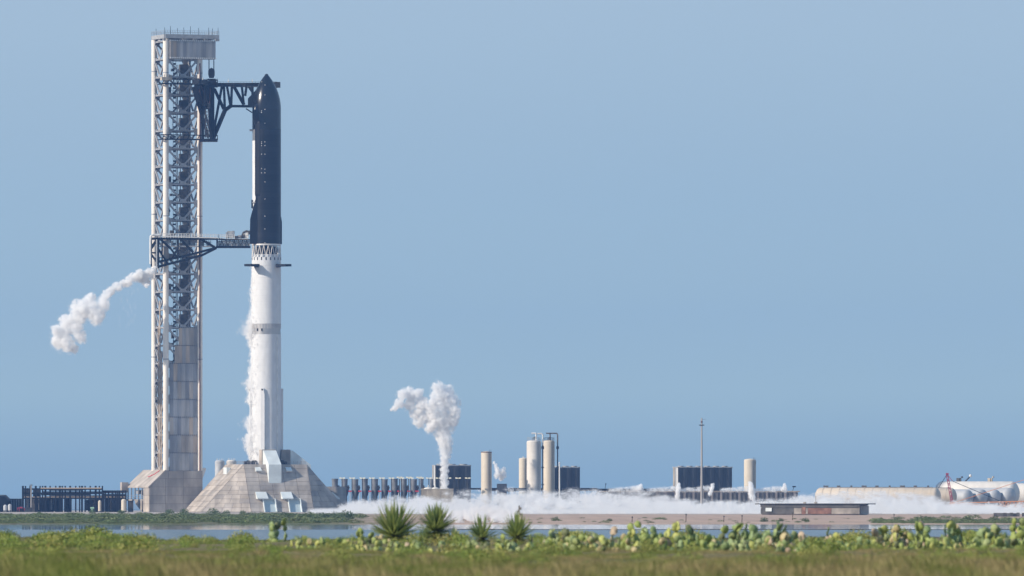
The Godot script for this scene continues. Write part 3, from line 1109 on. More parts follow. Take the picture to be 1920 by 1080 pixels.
# one catch arm, given by where its root and tip stand (world x and z) and the heights of its chords
func catch_arm(t: Node3D, root: Vector2, tip: Vector2, gap: float) -> void:
	var dir := (tip - root).normalized()
	var side := Vector2(-dir.y, dir.x) * gap * 0.5
	var length := root.distance_to(tip)
	var pt := func(u: float, py: float, s: float) -> Vector3:
		var p := root + dir * (u * length) + side * s
		return Vector3(p.x, (960.0 - py) / 6.0, p.y)
	# u along the arm, row in the photograph
	var chords := [[[0.0, 159], [1.0, 159], 1.1], [[0.30, 159.5], [1.0, 159.5], 1.25], [[0.02, 262], [0.205, 207], 1.0], [[0.205, 207], [0.29, 199], 0.9], [[0.29, 199], [0.62, 199.5], 0.7]]
	var webs := [[[0.0, 160], [0.0, 262], 1.5], [[0.045, 166], [0.19, 205], 0.75], [[0.16, 162], [0.02, 258], 0.85], [[0.19, 160], [0.205, 205], 1.2], [[0.235, 160], [0.29, 199], 0.8], [[0.31, 160], [0.30, 199], 0.85], [[0.345, 163], [0.49, 196], 0.8], [[0.46, 162], [0.49, 196], 0.5], [[0.53, 162], [0.51, 180], 0.9], [[0.57, 163], [0.62, 172], 0.7], [[0.62, 162], [0.62, 199], 0.6]]
	for s in [-1.0, 1.0]:
		for c in chords:
			var b := B.new()
			b.beam(pt.call(c[0][0], c[0][1], s), pt.call(c[1][0], c[1][1], s), 0.5, c[2])
			obj("chord", b, M.boom if c[0][0] == 0.30 else M.dark, t)
		for c in webs:
			var b := B.new()
			b.beam(pt.call(c[0][0], c[0][1], s), pt.call(c[1][0], c[1][1], s), 0.45, c[2])
			obj("web", b, M.dark, t)
	for u in [0.0, 0.19, 0.31, 0.46, 0.6, 0.8, 0.98]:
		var b := B.new()
		b.beam(pt.call(u, 159, -1.0), pt.call(u, 159, 1.0), 0.4, 0.9)
		obj("cross_member", b, M.dark, t)
	var b := B.new()
	b.beam(pt.call(0.1, 153.5, 1.0), pt.call(0.95, 153.5, 1.0), 0.06)
	for k in 20:
		b.beam(pt.call(0.1 + k * 0.044, 157, 1.0), pt.call(0.1 + k * 0.044, 153.5, 1.0), 0.05)
	obj("handrail", b, M.dark_soft, t)
	for u in [0.26, 0.62]:
		b = B.new()
		b.beam(pt.call(u, 157, 0.5), pt.call(u, 148, 0.5), 0.14)
		b.box(pt.call(u, 152.5, 0.5), Vector3(0.35, 0.5, 0.35))
		obj("floodlight", b, M.pipe_white, t)
	b = B.new()
	b.box(pt.call(1.0, 159.5, 0.0), Vector3(1.6, 1.7, gap + 0.6))
	b.box(pt.call(0.98, 164.2, 0.0), Vector3(0.6, 0.4, 1.0))
	b.ball(pt.call(0.965, 155.2, 0.0), Vector3(0.8, 0.3, 0.8), 10, 6)
	obj("tip_bumper", b, M.dark_soft, t)


func arms() -> void:
	var x0 := at(393, 0).x
	var a := thing("catch_arm", "long dark truss arm reaching from the tower behind the black rocket nose", "tower arm", Vector3.ZERO, 0.0, "catch arms on the launch tower")
	catch_arm(a, Vector2(at(396, 0).x, -3000.5), Vector2(at(521, 0).x, -2998.5), 2.4)
	a = thing("catch_arm", "dark truss arm swung open towards the viewer beside the tower, seen nearly end on", "tower arm", Vector3.ZERO, 0.0, "catch arms on the launch tower")
	catch_arm(a, Vector2(x0 - 0.6, -2994.5), Vector2(at(374, 0).x, -2974.0), 2.4)
	# the carriage frame between both arms
	var c := thing("arm_carriage", "dark tapering carriage truss hanging on the tower between the two arms", "carriage", Vector3.ZERO)
	for s in [[[362, 163], [391, 258], 1.0, 2991], [[371, 163], [397, 258], 0.7, 2990], [[378, 164], [378, 205], 0.6, 2991], [[366, 163], [384, 205], 0.6, 2989], [[385, 163], [385, 258], 0.5, 2993], [[389, 163], [389, 205], 0.9, 2991], [[398, 160], [398, 262], 1.3, 2993]]:
		var b := B.new()
		seg(b, s[0], s[1], s[3], s[3], s[2], s[2])
		obj("post", b, M.dark, c)
	for s in [[[373, 166], [381, 196]], [[377, 160], [392, 200]], [[383, 196], [387, 170]], [[394, 165], [393, 198]]]:
		var b := B.new()
		b.tube(at(s[0][0], s[0][1], 2986), at(s[1][0], s[1][1], 2986), 0.16, 0.16, 7)
		obj("hose", b, M.rust, c)
	var b := B.new()
	b.box(at(386, 196, 2986), Vector3(2.6, 0.7, 0.7))
	b.box(at(392, 198, 2986), Vector3(0.8, 1.6, 0.8))
	obj("hose_manifold", b, M.stair, c)
	b = B.new()
	for x in [385.0, 391.0]:
		seg(b, [x, 200], [x, 258], 2988, 2988, 0.14)
	for k in 9:
		var y := 200.0 + k * 6.4
		seg(b, [385.0, y], [391.0, y + 6.4], 2988, 2988, 0.12)
		seg(b, [391.0, y], [385.0, y + 6.4], 2988, 2988, 0.12)
	obj("lattice", b, M.stair, c)
	b = B.new()
	for s in [[[364, 162], [408, 162]], [[364, 156], [408, 156]]]:
		seg(b, s[0], s[1], 2990, 2990, 0.9, 0.7)
	b.box(at(386, 159, 2992.5), Vector3(7.0, 1.2, 5.5))
	b.box(at(391, 263, 2992.5), Vector3(5.5, 0.9, 5.0))
	obj("deck", b, M.dark, c)
	b = B.new()
	for k in 12:
		seg(b, [375.0 + k * 3, 156.0], [375.0 + k * 3, 148.0 - (k % 3)], 2990, 2990, 0.07)
	seg(b, [375, 149], [408, 149], 2990, 2990, 0.08)
	b.box(at(401, 153, 2992), Vector3(1.6, 0.7, 1.2))
	b.box(at(383, 153, 2992), Vector3(2.0, 0.9, 1.4))
	obj("railing", b, M.dark, c)
	var hk := thing("hook_block", "dark rounded hoist pulley block hanging above the arm carriage", "pulley block", Vector3.ZERO)
	b = B.new()
	var hp := at(396.5, 139, 2994)
	var poly := []
	for p in [[-1.0, 1.1], [-0.45, 1.75], [0.0, 2.0], [0.45, 1.75], [1.0, 1.1], [1.0, -0.2], [0.7, -1.2], [-0.7, -1.2], [-1.0, -0.2]]:
		poly.append(Vector2(p[0], p[1]))
	b.prism(poly, -0.5, 0.5, Transform3D(Basis(), hp))
	obj("cheek_plate", b, M.dark, hk)
	b = B.new()
	b.box(hp + Vector3(0, -1.6, 0), Vector3(2.5, 0.35, 0.8))
	b.box(hp + Vector3(0, -2.2, 0), Vector3(1.0, 1.4, 0.7))
	obj("hook", b, M.dark, hk)


# the service arm swings from before the tower to the middle of the rocket's side
func qa(px: float, py: float, d: float) -> Vector3:
	return at(px, py, d + (px - 290.0) * 0.03)


func qseg(b: B, p: Array, q: Array, d0: float, d1: float, w: float, h := -1.0) -> void:
	b.beam(qa(p[0], p[1], d0), qa(q[0], q[1], d1), w, h)


func fuel_arm() -> void:
	var t := thing("fuelling_arm", "dark truss service arm with pale railings from tower to rocket waist", "service arm", Vector3.ZERO)
	for pl in [2986.5, 2990.5]:
		for s in [[[284, 447.5], [407, 447.5], 0.55], [[297, 491], [368, 474.5], 0.5], [[368, 474.5], [405, 464.5], 0.5], [[297, 500], [379, 478.5], 0.55], [[379, 478.5], [406, 465], 0.5], [[405, 463.2], [469.5, 463.2], 0.5], [[425, 449.8], [469.5, 449.8], 0.3], [[407, 447.5], [425, 449.8], 0.4], [[296, 465], [315, 496], 0.4]]:
			var b := B.new()
			qseg(b, s[0], s[1], pl, pl, 0.45, s[2] * 1.4)
			obj("chord", b, M.dark, t)
		for s in [[[297, 448], [297, 503], 0.7], [[304, 448], [304, 497], 0.35], [[334, 448], [334, 487], 0.65], [[374, 448], [374, 478], 0.8], [[407, 447], [407, 464], 0.95], [[298, 446], [320, 466], 0.5], [[320, 466], [333, 484], 0.4], [[336, 446], [362, 473], 0.55], [[373, 446], [402, 463.5], 0.55], [[284, 448], [284, 500], 0.25], [[294, 450], [283, 466], 0.6], [[281, 474], [297, 474], 0.35], [[283, 476], [296, 494], 0.4], [[319, 490], [334, 466], 0.35], [[340, 485], [352, 478], 0.3]]:
			var b := B.new()
			qseg(b, s[0], s[1], pl, pl, 0.45, s[2] * 1.4)
			obj("web", b, M.dark, t)
	var b := B.new()
	b.beam(qa(298, 448.6, 2988.5), qa(407, 448.6, 2988.5), 4.0, 0.2)
	obj("upper_deck", b, M.dark_soft, t)
	b = B.new()
	b.beam(qa(298, 462, 2988.5), qa(402, 462, 2988.5), 4.4, 0.32)
	var low := obj("lower_deck", b, M.grey_light, t)
	b = B.new()
	b.beam(qa(426, 448.8, 2988.5), qa(463, 448.8, 2988.5), 4.4, 0.26)
	obj("tip_deck", b, M.cream, t)
	b = B.new()
	qseg(b, [300, 443.2], [409, 446], 2986, 2986, 0.16, 0.34)
	for h in [437.5, 440.3]:
		qseg(b, [300, h], [410, h + 2.0], 2986, 2986, 0.15)
	for k in 23:
		qseg(b, [300.0 + k * 5, 446], [300.0 + k * 5, 437.5 + k * 0.09], 2986, 2986, 0.15)
	obj("railing", b, M.pipe_white, t)
	b = B.new()
	for h in [441.0, 444.0]:
		qseg(b, [410, h - 1.0], [440, h], 2986, 2986, 0.15)
	for k in 10:
		qseg(b, [410.0 + k * 3.3, 448], [410.0 + k * 3.3, 439.5], 2986, 2986, 0.15)
	obj("railing", b, M.pipe_white, t)
	b = B.new()
	for k in 26:
		if k % 6 != 4:
			qseg(b, [302.0 + k * 3.7, 462], [302.0 + k * 3.7, 450], 2989.5, 2989.5, 0.1)
	for h in [452.0, 455.0, 458.5]:
		qseg(b, [302, h], [398, h], 2989.5, 2989.5, 0.09)
	obj("railing", b, M.grey_light, low)
	for s in [[309, 456, 1.2, 1.8], [316, 456, 0.8, 1.8], [322, 457, 0.6, 1.6], [348, 455, 1.4, 2.0], [362, 455.5, 1.5, 2.1], [380, 457, 0.9, 1.4], [391, 457, 1.0, 1.2]]:
		b = B.new()
		b.box(qa(s[0], s[1], 2988.6), Vector3(s[2], s[3], 1.2))
		obj("cabinet", b, M.grey_light if s[0] > 340 else M.pipe_white, low)
	for s in [[425, 441.5, 0.5, 1.9], [432, 440, 1.9, 2.2], [437, 439, 0.9, 2.0], [443, 445, 1.2, 0.9], [449, 444, 0.9, 1.0], [455, 444, 1.4, 0.9], [462, 440, 1.3, 2.2], [467, 436, 0.9, 1.2]]:
		b = B.new()
		b.box(qa(s[0], s[1], 2988), Vector3(s[2], s[3], 2.0))
		b.box(qa(s[0], s[1] - 1.0, 2986.9), Vector3(s[2] * 0.7, s[3] * 0.35, 0.2))
		obj("cabinet", b, [M.grey_light, M.grey, M.pipe_white, M.stair][int(s[0]) % 4], t)
	b = B.new()
	b.pipe([qa(452, 447, 2987), qa(456, 436, 2987), qa(462, 433, 2987), qa(469, 435, 2987)], 0.28, 7)
	obj("umbilical_hose", b, M.stair, t)
	b = B.new()
	b.pipe([qa(456, 441, 2988), qa(463, 434, 2988), qa(470, 433.5, 2988)], 0.2, 7)
	obj("umbilical_hose", b, M.pipe_tan, t)
	for k in 16:
		b = B.new()
		qseg(b, [408.0 + k * 3.9, 463 if k % 2 else 450], [411.9 + k * 3.9, 450 if k % 2 else 463], 2987, 2987, 0.28)
		qseg(b, [408.0 + k * 3.9, 450], [408.0 + k * 3.9, 463], 2990, 2990, 0.2)
		obj("web", b, M.stair if k % 3 else M.grey, t)
	for k in 4:
		b = B.new()
		b.pipe([qa(409, 453.0 + k * 2.6, 2988.4), qa(468, 453.0 + k * 2.6, 2988.4)], 0.16, 6)
		obj("feed_pipe", b, [M.stair, M.grey, M.stair, M.dark_soft][k], t)
	b = B.new()
	b.pipe([qa(296, 441.5, 2985.5), qa(287, 440, 2985.5), qa(282.5, 443, 2985.5), qa(282, 452, 2985.5), qa(282, 495, 2985.5)], 0.3, 8)
	obj("vent_pipe", b, M.pipe_white, t)
	b = B.new()
	b.pipe([qa(294, 449, 2985.5), qa(294, 500, 2985.5)], 0.24, 8)
	obj("vent_pipe", b, M.grey_light, t)
	b = B.new()
	b.tube(qa(299, 441, 2986.2), qa(291, 441, 2986.2), 0.45, 0.45, 10)
	obj("vent_pipe", b, M.pipe_white, t)


# ------------------------------------------------------------------ pipe rack and sheds at the left

func left_rack() -> void:
	var names := ["long dark steel pipe rack with two tiers left of the tower base", "lower dark pipe rack joining the tower base gallery"]
	var spans := [[43.0, 192.0, 911.0, 956.0, 20], [194.0, 236.0, 919.5, 956.0, 8]]
	for i in 2:
		var s: Array = spans[i]
		var t := thing("pipe_rack", names[i], "pipe rack", Vector3.ZERO)
		for k in s[4] + 1:
			var x: float = lerpf(s[0], s[1], (k + (0.35 * sin(k * 5.0) if k > 0 and k < s[4] else 0.0)) / s[4])
			var b := B.new()
			for d in [2996.0, 3008.0]:
				b.beam(at(x, s[2] + (0.0 if i == 0 else 2.0 * (k % 2)), d), Vector3(at(x, 0, d).x, 0, -d), 0.42 if k % 3 else 0.6)
			obj("post", b, M.dark, t)
		for py in ([917.0, 925.0, 934.0] if i == 0 else [921.0, 928.0, 934.0]):
			for d in [2996.0, 3002.0, 3008.0]:
				var b := B.new()
				seg(b, [s[0], py], [s[1], py], d, d, 0.4, 0.5)
				obj("beam", b, M.dark, t)
		for k in 9:
			var py: float = [915.5, 919.0, 922.5, 927.5, 930.0, 932.5, 923.5, 916.0, 931.5][k]
			var x0: float = [76, 92, 80, 77, 95, 43, 140, 92, 120][k] if i == 0 else 194.0
			var x1: float = [190, 152, 191, 170, 191, 191, 191, 130, 188][k] if i == 0 else 236.0
			if i and py < 920.0:
				continue
			var b := B.new()
			b.tube(at(x0, py, 2995.0 + k), at(x1, py, 2995.0 + k), 0.2, 0.2, 7)
			obj("pipe", b, [M.pipe_tan, M.stair, M.grey, M.dark_soft, M.stair, M.pipe_tan, M.rust, M.stair, M.grey][k], t)
		for k in (34 if i == 0 else 10):
			var b := B.new()
			var x: float = rng.randf_range(s[0] + 2, s[1] - 2)
			if rng.randf() < 0.55:
				b.box(at(x, 946.5 + rng.randf_range(-3, 3), 3000 + rng.randf_range(0, 8)), Vector3(rng.randf_range(0.8, 2.6), rng.randf_range(3.0, 5.5), 2.0))
				b.box(at(x, 941.0, 2999), Vector3(0.5, 1.2, 0.6))
				obj("pump_unit", b, [M.dark, M.dark, M.dark_soft, M.stair][rng.randi() % 4], t)
			else:
				b.tube(at(x, 934, 2997), at(x, 956, 2997), 0.15, 0.15, 6)
				b.tube(at(x - 1, 945, 2997), at(x + 2, 945, 2997), 0.22, 0.22, 6)
				obj("riser_pipe", b, [M.dark_soft, M.stair, M.grey, M.pipe_tan][rng.randi() % 4], t)
		if i == 0:
			for s2 in [[45.0, 58.0], [62.0, 76.0]]:
				var b := B.new()
				b.box((at(s2[0], 918, 3010) + at(s2[1], 934, 3010)) * 0.5, Vector3((s2[1] - s2[0]) / 6.0, 2.6, 0.3))
				for k in 5:
					b.box((at(s2[0], 918, 3010) + at(s2[1], 934, 3010)) * 0.5 + Vector3(0, -1.1 + k * 0.55, 0.2), Vector3((s2[1] - s2[0]) / 6.0, 0.1, 0.1))
				obj("screen_panel", b, M.dark_soft, t)
	var pole := thing("light_pole", "thin pale vertical pole in front of the pipe rack's left end", "pole", Vector3(at(58.5, 0, 2990).x, 0, -2990))
	var b := B.new()
	b.tube(Vector3.ZERO, Vector3(0, 8.6, 0), 0.22, 0.16, 8)
	obj("shaft", b, M.pole, pole)
	b = B.new()
	b.box(Vector3(0.0, 8.4, 0), Vector3(1.0, 0.2, 0.3))
	obj("crossarm", b, M.dark_soft, pole)
	var sh := thing("shed", "black shed with sloping roof at the far left edge of the pad", "shed", Vector3.ZERO)
	b = B.new()
	var o := Transform3D(Basis(), Vector3(at(0, 0).x, 0, -3000))
	b.prism([Vector2(-8, 0), Vector2(2.7, 0), Vector2(2.7, 3.6), Vector2(1.3, 5.0), Vector2(-8, 5.2)], -8, 0, o)
	obj("wall", b, M.dark, sh)
	for k in 8:
		b = B.new()
		b.box(o * Vector3(-7.2 + k * 1.25, 2.3, 0.05), Vector3(1.15, 4.4, 0.1))
		obj("wall_sheet", b, M.dark, sh)
	b = B.new()
	b.prism([Vector2(-8, 5.25), Vector2(1.4, 5.05), Vector2(3.0, 3.5), Vector2(3.2, 3.65), Vector2(1.5, 5.35), Vector2(-8, 5.5)], -8.3, 0.3, o)
	obj("roof", b, M.dark_soft, sh)
	var fe := thing("screen_wall", "black corrugated screen wall between the shed and the pipe rack", "wall", Vector3.ZERO)
	for k in 6:
		b = B.new()
		var p := at(17 + k * 4.6 + 2.3, 946, 3004)
		b.box(Vector3(p.x, 2.0, p.z), Vector3(0.72, 4.1, 0.25))
		b.box(Vector3(p.x, 4.1, p.z), Vector3(0.76, 0.15, 0.4))
		obj("panel", b, M.dark, fe)
	for s in [[10.0, 1.9, "stubby pale tank standing before the black shed"], [18.5, 2.1, "second pale tank, right of the shed's stubby one"]]:
		var p := at(s[0], 957, 2992)
		var tk := thing("small_tank", s[2], "tank", Vector3(p.x, 0, p.z), 0.0, "small pale tanks by the black shed")
		b = B.new()
		b.lathe([Vector2(0.62, 0.5), Vector2(0.62, s[1]), Vector2(0.3, s[1] + 0.35), Vector2(0, s[1] + 0.4)], 16)
		obj("shell", b, M.tank_grey, tk)
		for k in 3:
			b = B.new()
			b.beam(Vector3(sin(k * 2.1) * 0.5, 0, cos(k * 2.1) * 0.5), Vector3(sin(k * 2.1) * 0.5, 0.6, cos(k * 2.1) * 0.5), 0.12)
			obj("leg", b, M.tank_grey, tk)
	var fr := thing("lift_frame", "low orange red machine with frame between shed and rack", "lifting machine", Vector3(at(39, 0, 2990).x, 0, -2990))
	b = B.new()
	for s in [[-1.1, 0.0, -1.0, 1.3], [1.1, 0.0, 1.1, 1.2], [-0.4, 0.0, -0.5, 1.2]]:
		b.beam(Vector3(s[0], s[1], 0), Vector3(s[2], s[3], 0), 0.2)
	b.beam(Vector3(-1.1, 1.3, 0), Vector3(1.2, 1.2, 0), 0.22)
	b.box(Vector3(0.1, 1.4, 0), Vector3(0.9, 0.4, 0.7))
	obj("frame", b, M.crane_red, fr)
	for s in [-0.9, 0.0, 0.9]:
		b = B.new()
		b.tube(Vector3(s, 0.3, -0.4), Vector3(s, 0.3, 0.4), 0.3, 0.3, 10)
		obj("wheel", b, M.dark, fr)
	var bx := thing("equipment_box", "dark grey box standing at the foot of the pipe rack", "equipment box", Vector3(at(53.5, 0, 2989).x, 0, -2989))
	b = B.new()
	b.box(Vector3(0, 0.65, 0), Vector3(2.3, 1.3, 1.6))
	obj("body", b, M.dark_soft, bx)
	b = B.new()
	b.box(Vector3(0, 1.36, 0), Vector3(2.45, 0.12, 1.75))
	obj("lid", b, M.dark_soft, bx)
	var gv := thing("valve_stand", "pale green valve stand low under the pipe rack", "valve stand", Vector3(at(173, 0, 2990).x, 0, -2990))
	b = B.new()
	b.tube(Vector3(0, 0, 0), Vector3(0, 1.5, 0), 0.3, 0.25, 8)
	obj("pipe", b, M.green_paint, gv)
	b = B.new()
	b.tube(Vector3(-0.6, 1.2, 0), Vector3(0.6, 1.2, 0), 0.35, 0.35, 8)
	obj("valve", b, M.green_paint, gv)
	for s in [[232, 952, 1.6, 3.6, "cream tank upright between pipe rack and tower gallery"], [187, 951, 1.0, 3.2, "narrow cream tank standing under the rack's right end"]]:
		var p := at(s[0], 957, 2993)
		var tk := thing("small_tank", s[4], "tank", Vector3(p.x, 0, p.z))
		b = B.new()
		b.lathe([Vector2(s[2] * 0.5, 0.0), Vector2(s[2] * 0.5, s[3]), Vector2(s[2] * 0.3, s[3] + 0.4), Vector2(0, s[3] + 0.5)], 18)
		obj("shell", b, M.cream, tk)
		b = B.new()
		b.lathe([Vector2(s[2] * 0.5 + 0.05, 0.0), Vector2(s[2] * 0.5 + 0.05, 0.3)], 18)
		obj("base", b, M.stair, tk)


# ------------------------------------------------------------------ plant between mount and right edge

func cooling_unit(px0: float, px1: float, py: float, d: float, bays: int, label: String) -> void:
	var p := at((px0 + px1) * 0.5, 0, d)
	var w := (px1 - px0) * d / F
	var hgt := at(0, py, d).y
	var t := thing("cooling_unit", label, "cooling unit", Vector3(p.x, 0, p.z), 12.0, "dark cooling units")
	var side := w * 0.16
	var b := B.new()
	b.box(Vector3(0, hgt * 0.5, -w * 0.2), Vector3(w * 0.97, hgt - 0.4, w * 0.38))
	obj("core", b, M.radiator, t)
	var n := bays * 2
	for k in n:
		var x := -w * 0.48 + (k + 0.5) * w * 0.96 / n
		b = B.new()
		b.box(Vector3(x, hgt * 0.5, 0.06), Vector3(w * 0.96 / n - 0.1, hgt - 0.7, 0.12 + 0.2 * (k % 2)))
		for j in 4:
			b.box(Vector3(x + (j - 1.5) * w * 0.2 / n, hgt * 0.5, 0.16 + 0.2 * (k % 2)), Vector3(0.07, hgt - 0.8, 0.08))
		obj("radiator_panel", b, M.radiator, t)
	for k in bays + 1:
		var x := -w * 0.48 + k * w * 0.96 / bays
		b = B.new()
		b.beam(Vector3(x, 0, 0.35), Vector3(x, hgt, 0.35), 0.16)
		if k < bays:
			var x2 := x + w * 0.96 / bays
			b.beam(Vector3(x, hgt * 0.1, 0.36), Vector3(x2, hgt * 0.5, 0.36), 0.1)
			b.beam(Vector3(x2, hgt * 0.5, 0.38), Vector3(x, hgt * 0.95, 0.38), 0.1)
			b.beam(Vector3(x, hgt * 0.5, 0.4), Vector3(x2, hgt * 0.5, 0.4), 0.1)
		obj("brace", b, M.dark_soft, t)
	b = B.new()
	b.box(Vector3(0, hgt, -w * 0.2), Vector3(w, 0.3, w * 0.44))
	obj("roof", b, M.grey_light, t)
	for k in bays:
		b = B.new()
		var x := -w * 0.48 + (k + 0.5) * w * 0.96 / bays
		b.tube(Vector3(x, hgt + 0.1, -w * 0.18), Vector3(x, hgt + 0.45, -w * 0.18), w * 0.3 / bays, w * 0.34 / bays, 14)
		obj("fan_ring", b, M.grey_light, t)
	for k in 3:
		b = B.new()
		b.box(Vector3(-w * 0.485 - 0.1, hgt * 0.5, -w * (0.06 + 0.13 * k)), Vector3(0.2, hgt - 0.3, w * 0.1))
		obj("side_panel", b, [M.pipe_white, M.grey_light, M.cream_old][k], t)


func tank_upright(px0: float, px1: float, py: float, d: float, m: Material, label: String, group := "", rings := 0) -> Node3D:
	var p := at((px0 + px1) * 0.5, 0, d)
	var r := (px1 - px0) * 0.5 * d / F
	var hgt := at(0, py, d).y
	var t := thing("storage_tank", label, "tank", Vector3(p.x, 0, p.z), 0.0, group)
	var prof := [Vector2(r, 0)]
	for k in rings:
		var y := hgt * (k + 1.0) / (rings + 1.0)
		prof.append_array([Vector2(r, y - 0.06), Vector2(r + 0.035, y - 0.05), Vector2(r + 0.035, y + 0.05), Vector2(r, y + 0.06)])
	prof.append_array([Vector2(r, hgt - r * 0.22), Vector2(r * 0.93, hgt - r * 0.1), Vector2(r * 0.6, hgt), Vector2(0, hgt + r * 0.08)])
	var b := B.new()
	b.lathe(prof, 36)
	obj("shell", b, m, t)
	b = B.new()
	var a := deg_to_rad(38.0)
	var o := Vector3(sin(a), 0, cos(a))
	var side := Vector3(cos(a), 0, -sin(a)) * 0.28
	for s in [-1.0, 1.0]:
		b.beam(o * (r + 0.22) + side * s, o * (r + 0.22) + side * s + Vector3(0, hgt + 0.6, 0), 0.08)
	for k in int(hgt / 0.8):
		b.beam(o * (r + 0.22) - side + Vector3(0, 0.8 * k, 0), o * (r + 0.22) + side + Vector3(0, 0.8 * k, 0), 0.06)
	obj("ladder", b, M.stair, t)
	return t


func plant() -> void:
	# the row of dark vaporizers, each with the lamp post beside it
	for k in 12:
		var px: float = [628, 646, 666, 684, 703, 721, 740, 757, 776, 791, 809, 827][k]
		var d := 3120.0
		var p := at(px, 0, d)
		var wide := 0.66 if k < 9 else 0.36
		var nth := ["first", "second", "third", "fourth", "fifth", "sixth", "seventh", "eighth", "ninth", "tenth", "eleventh", "twelfth"]
		var t := thing("vaporizer", "dark vaporizer drum with side pod, %s in the row from the mount" % nth[k], "vaporizer", Vector3(p.x, 0, p.z), 0.0, "vaporizers in a row")
		var top := at(0, 897.5 + (k % 3) * 0.5, d).y
		var b := B.new()
		b.lathe([Vector2(0.7 * wide, 2.0), Vector2(0.9 * wide, 4.4), Vector2(1.4 * wide, 6.3), Vector2(1.5 * wide, top - 0.5), Vector2(1.6 * wide, top - 0.45), Vector2(1.6 * wide, top), Vector2(1.2 * wide, top), Vector2(1.2 * wide, top - 0.6), Vector2(0, top - 0.6)], 20)
		obj("drum", b, M.drum, t)
		b = B.new()
		b.tube(Vector3(0.8 * wide, 8.1, 0.2), Vector3(2.3 * wide, 8.1, 0.2), 0.45, 0.5, 10)
		b.tube(Vector3(2.0 * wide, 8.1, 0.2), Vector3(1.0 * wide, 5.2, 0.2), 0.4, 0.3, 8)
		obj("side_pod", b, M.dark_soft, t)
		b = B.new()
		for s in [-1.1, 1.1]:
			b.beam(Vector3(s * wide, 0, 0.9), Vector3(s * wide, 7.0, 0.9), 0.18)
			b.beam(Vector3(s * wide, 0, -0.9), Vector3(s * wide, 7.0, -0.9), 0.18)
		obj("frame", b, M.dark, t)
		if k > 0:
			b = B.new()
			b.box(Vector3(-1.6, at(0, 921, d).y, 1.0), Vector3(1.1, 0.45, 0.7))
			obj("valve_actuator", b, M.red, t)
			b = B.new()
			b.tube(Vector3(-1.6, 0, 1.0), Vector3(-1.6, at(0, 921, d).y - 0.2, 1.0), 0.12, 0.12, 6)
			obj("valve_stand", b, M.tank_grey, t)
	var lamps := [641.5, 660, 679.5, 697, 716, 734, 749, 752.5, 766.5, 770, 786, 789.5, 804, 822, 841, 859, 877]
	for k in lamps.size():
		var high := 1.0 if k in [6, 8, 10] else 0.0
		var p := at(lamps[k], 0, 3105)
		var place := ["behind the mount's right wall", "over the second vaporizer", "over the third vaporizer", "over the fourth vaporizer", "over the fifth vaporizer", "over the sixth vaporizer", "tall of a pair over the seventh vaporizer", "short of a pair over the seventh vaporizer", "tall of a pair over the eighth vaporizer", "short of a pair over the eighth vaporizer", "tall of a pair over the ninth vaporizer", "short of a pair over the ninth vaporizer", "left of the white steam column", "half hidden at the steam column's left edge", "in front of the steam column's right side", "before the dark cooling unit's middle", "before the dark cooling unit's right end"]
		var t := thing("lamp_post", "lamp post with pale double head, %s" % place[k], "lamp post", Vector3(p.x, 0, p.z), 0.0, "lamp posts along the vaporizer row")
		var top := at(0, 897.0 - high * 1.4, 3105).y
		var b := B.new()
		b.tube(Vector3.ZERO, Vector3(0, top, 0), 0.17, 0.13, 8)
		obj("shaft", b, M.dark_soft, t)
		for s in [-1.0, 1.0]:
			b = B.new()
			b.box(Vector3(s * 0.5, top + 0.1, 0.15), Vector3(0.8, 0.36, 0.8), Basis(Vector3.BACK, s * 0.12))
			obj("lamp_head", b, M.lamp, t)
	cooling_unit(815, 884, 872.5, 3140, 3, "dark louvred cooling unit directly behind the tall steam column")
	cooling_unit(1037, 1088, 876.0, 3150, 3, "dark louvred cooling unit right of the tall silos")
	cooling_unit(1269, 1375, 876.0, 3120, 6, "widest dark cooling unit, behind the tall concrete pole")
	var b := B.new()
	var w := thing("retaining_wall", "low cream wall at the foot of the steam column", "wall", Vector3.ZERO)
	for k in 5:
		b = B.new()
		var p := at(796 + k * 12, 0, 3060)
		b.box(Vector3(p.x, 3.6, p.z), Vector3(1.99, 7.2, 0.8))
		obj("panel", b, M.cream_old, w)
	b = B.new()
	b.box(Vector3(at(820, 0, 3060).x, 7.25, -3060), Vector3(10.4, 0.2, 1.1))
	obj("coping", b, M.cream, w)
	for s in [[803, 918, 1.7, "white dome topped vessel on the cream wall's left end"], [816, 917, 1.5, "second white vessel, nearest the steam column"]]:
		var p := at(s[0], s[1], 3064)
		var tk := thing("small_tank", s[3], "tank", Vector3(p.x, 0, p.z))
		b = B.new()
		b.lathe([Vector2(s[2], 0), Vector2(s[2], 6.9), Vector2(s[2] * 0.8, 7.6), Vector2(0, 8.0)], 18)
		obj("shell", b, M.tank_white, tk)
		b = B.new()
		b.tube(Vector3(0, 7.8, 0), Vector3(0, 8.6, 0), 0.14, 0.14, 6)
		obj("vent_pipe", b, M.pipe_white, tk)
	# tanks and silos
	var t := tank_upright(902, 922, 846.5, 3110, M.cream, "slim beige upright tank between the steam column and the silos", "", 3)
	b = B.new()
	b.lathe([Vector2(1.76, at(0, 848, 3110).y - 0.1), Vector2(1.76, at(0, 847, 3110).y)], 30)
	obj("rim", b, M.rust, t)
	t = tank_upright(973, 990, 858.5, 3125, M.cream, "short pale tank behind the left silo", "", 4)
	b = B.new()
	b.tube(Vector3(0, at(0, 859, 3125).y, 0), Vector3(0, at(0, 856, 3125).y, 0), 0.2, 0.2, 6)
	obj("vent_pipe", b, M.pipe_white, t)
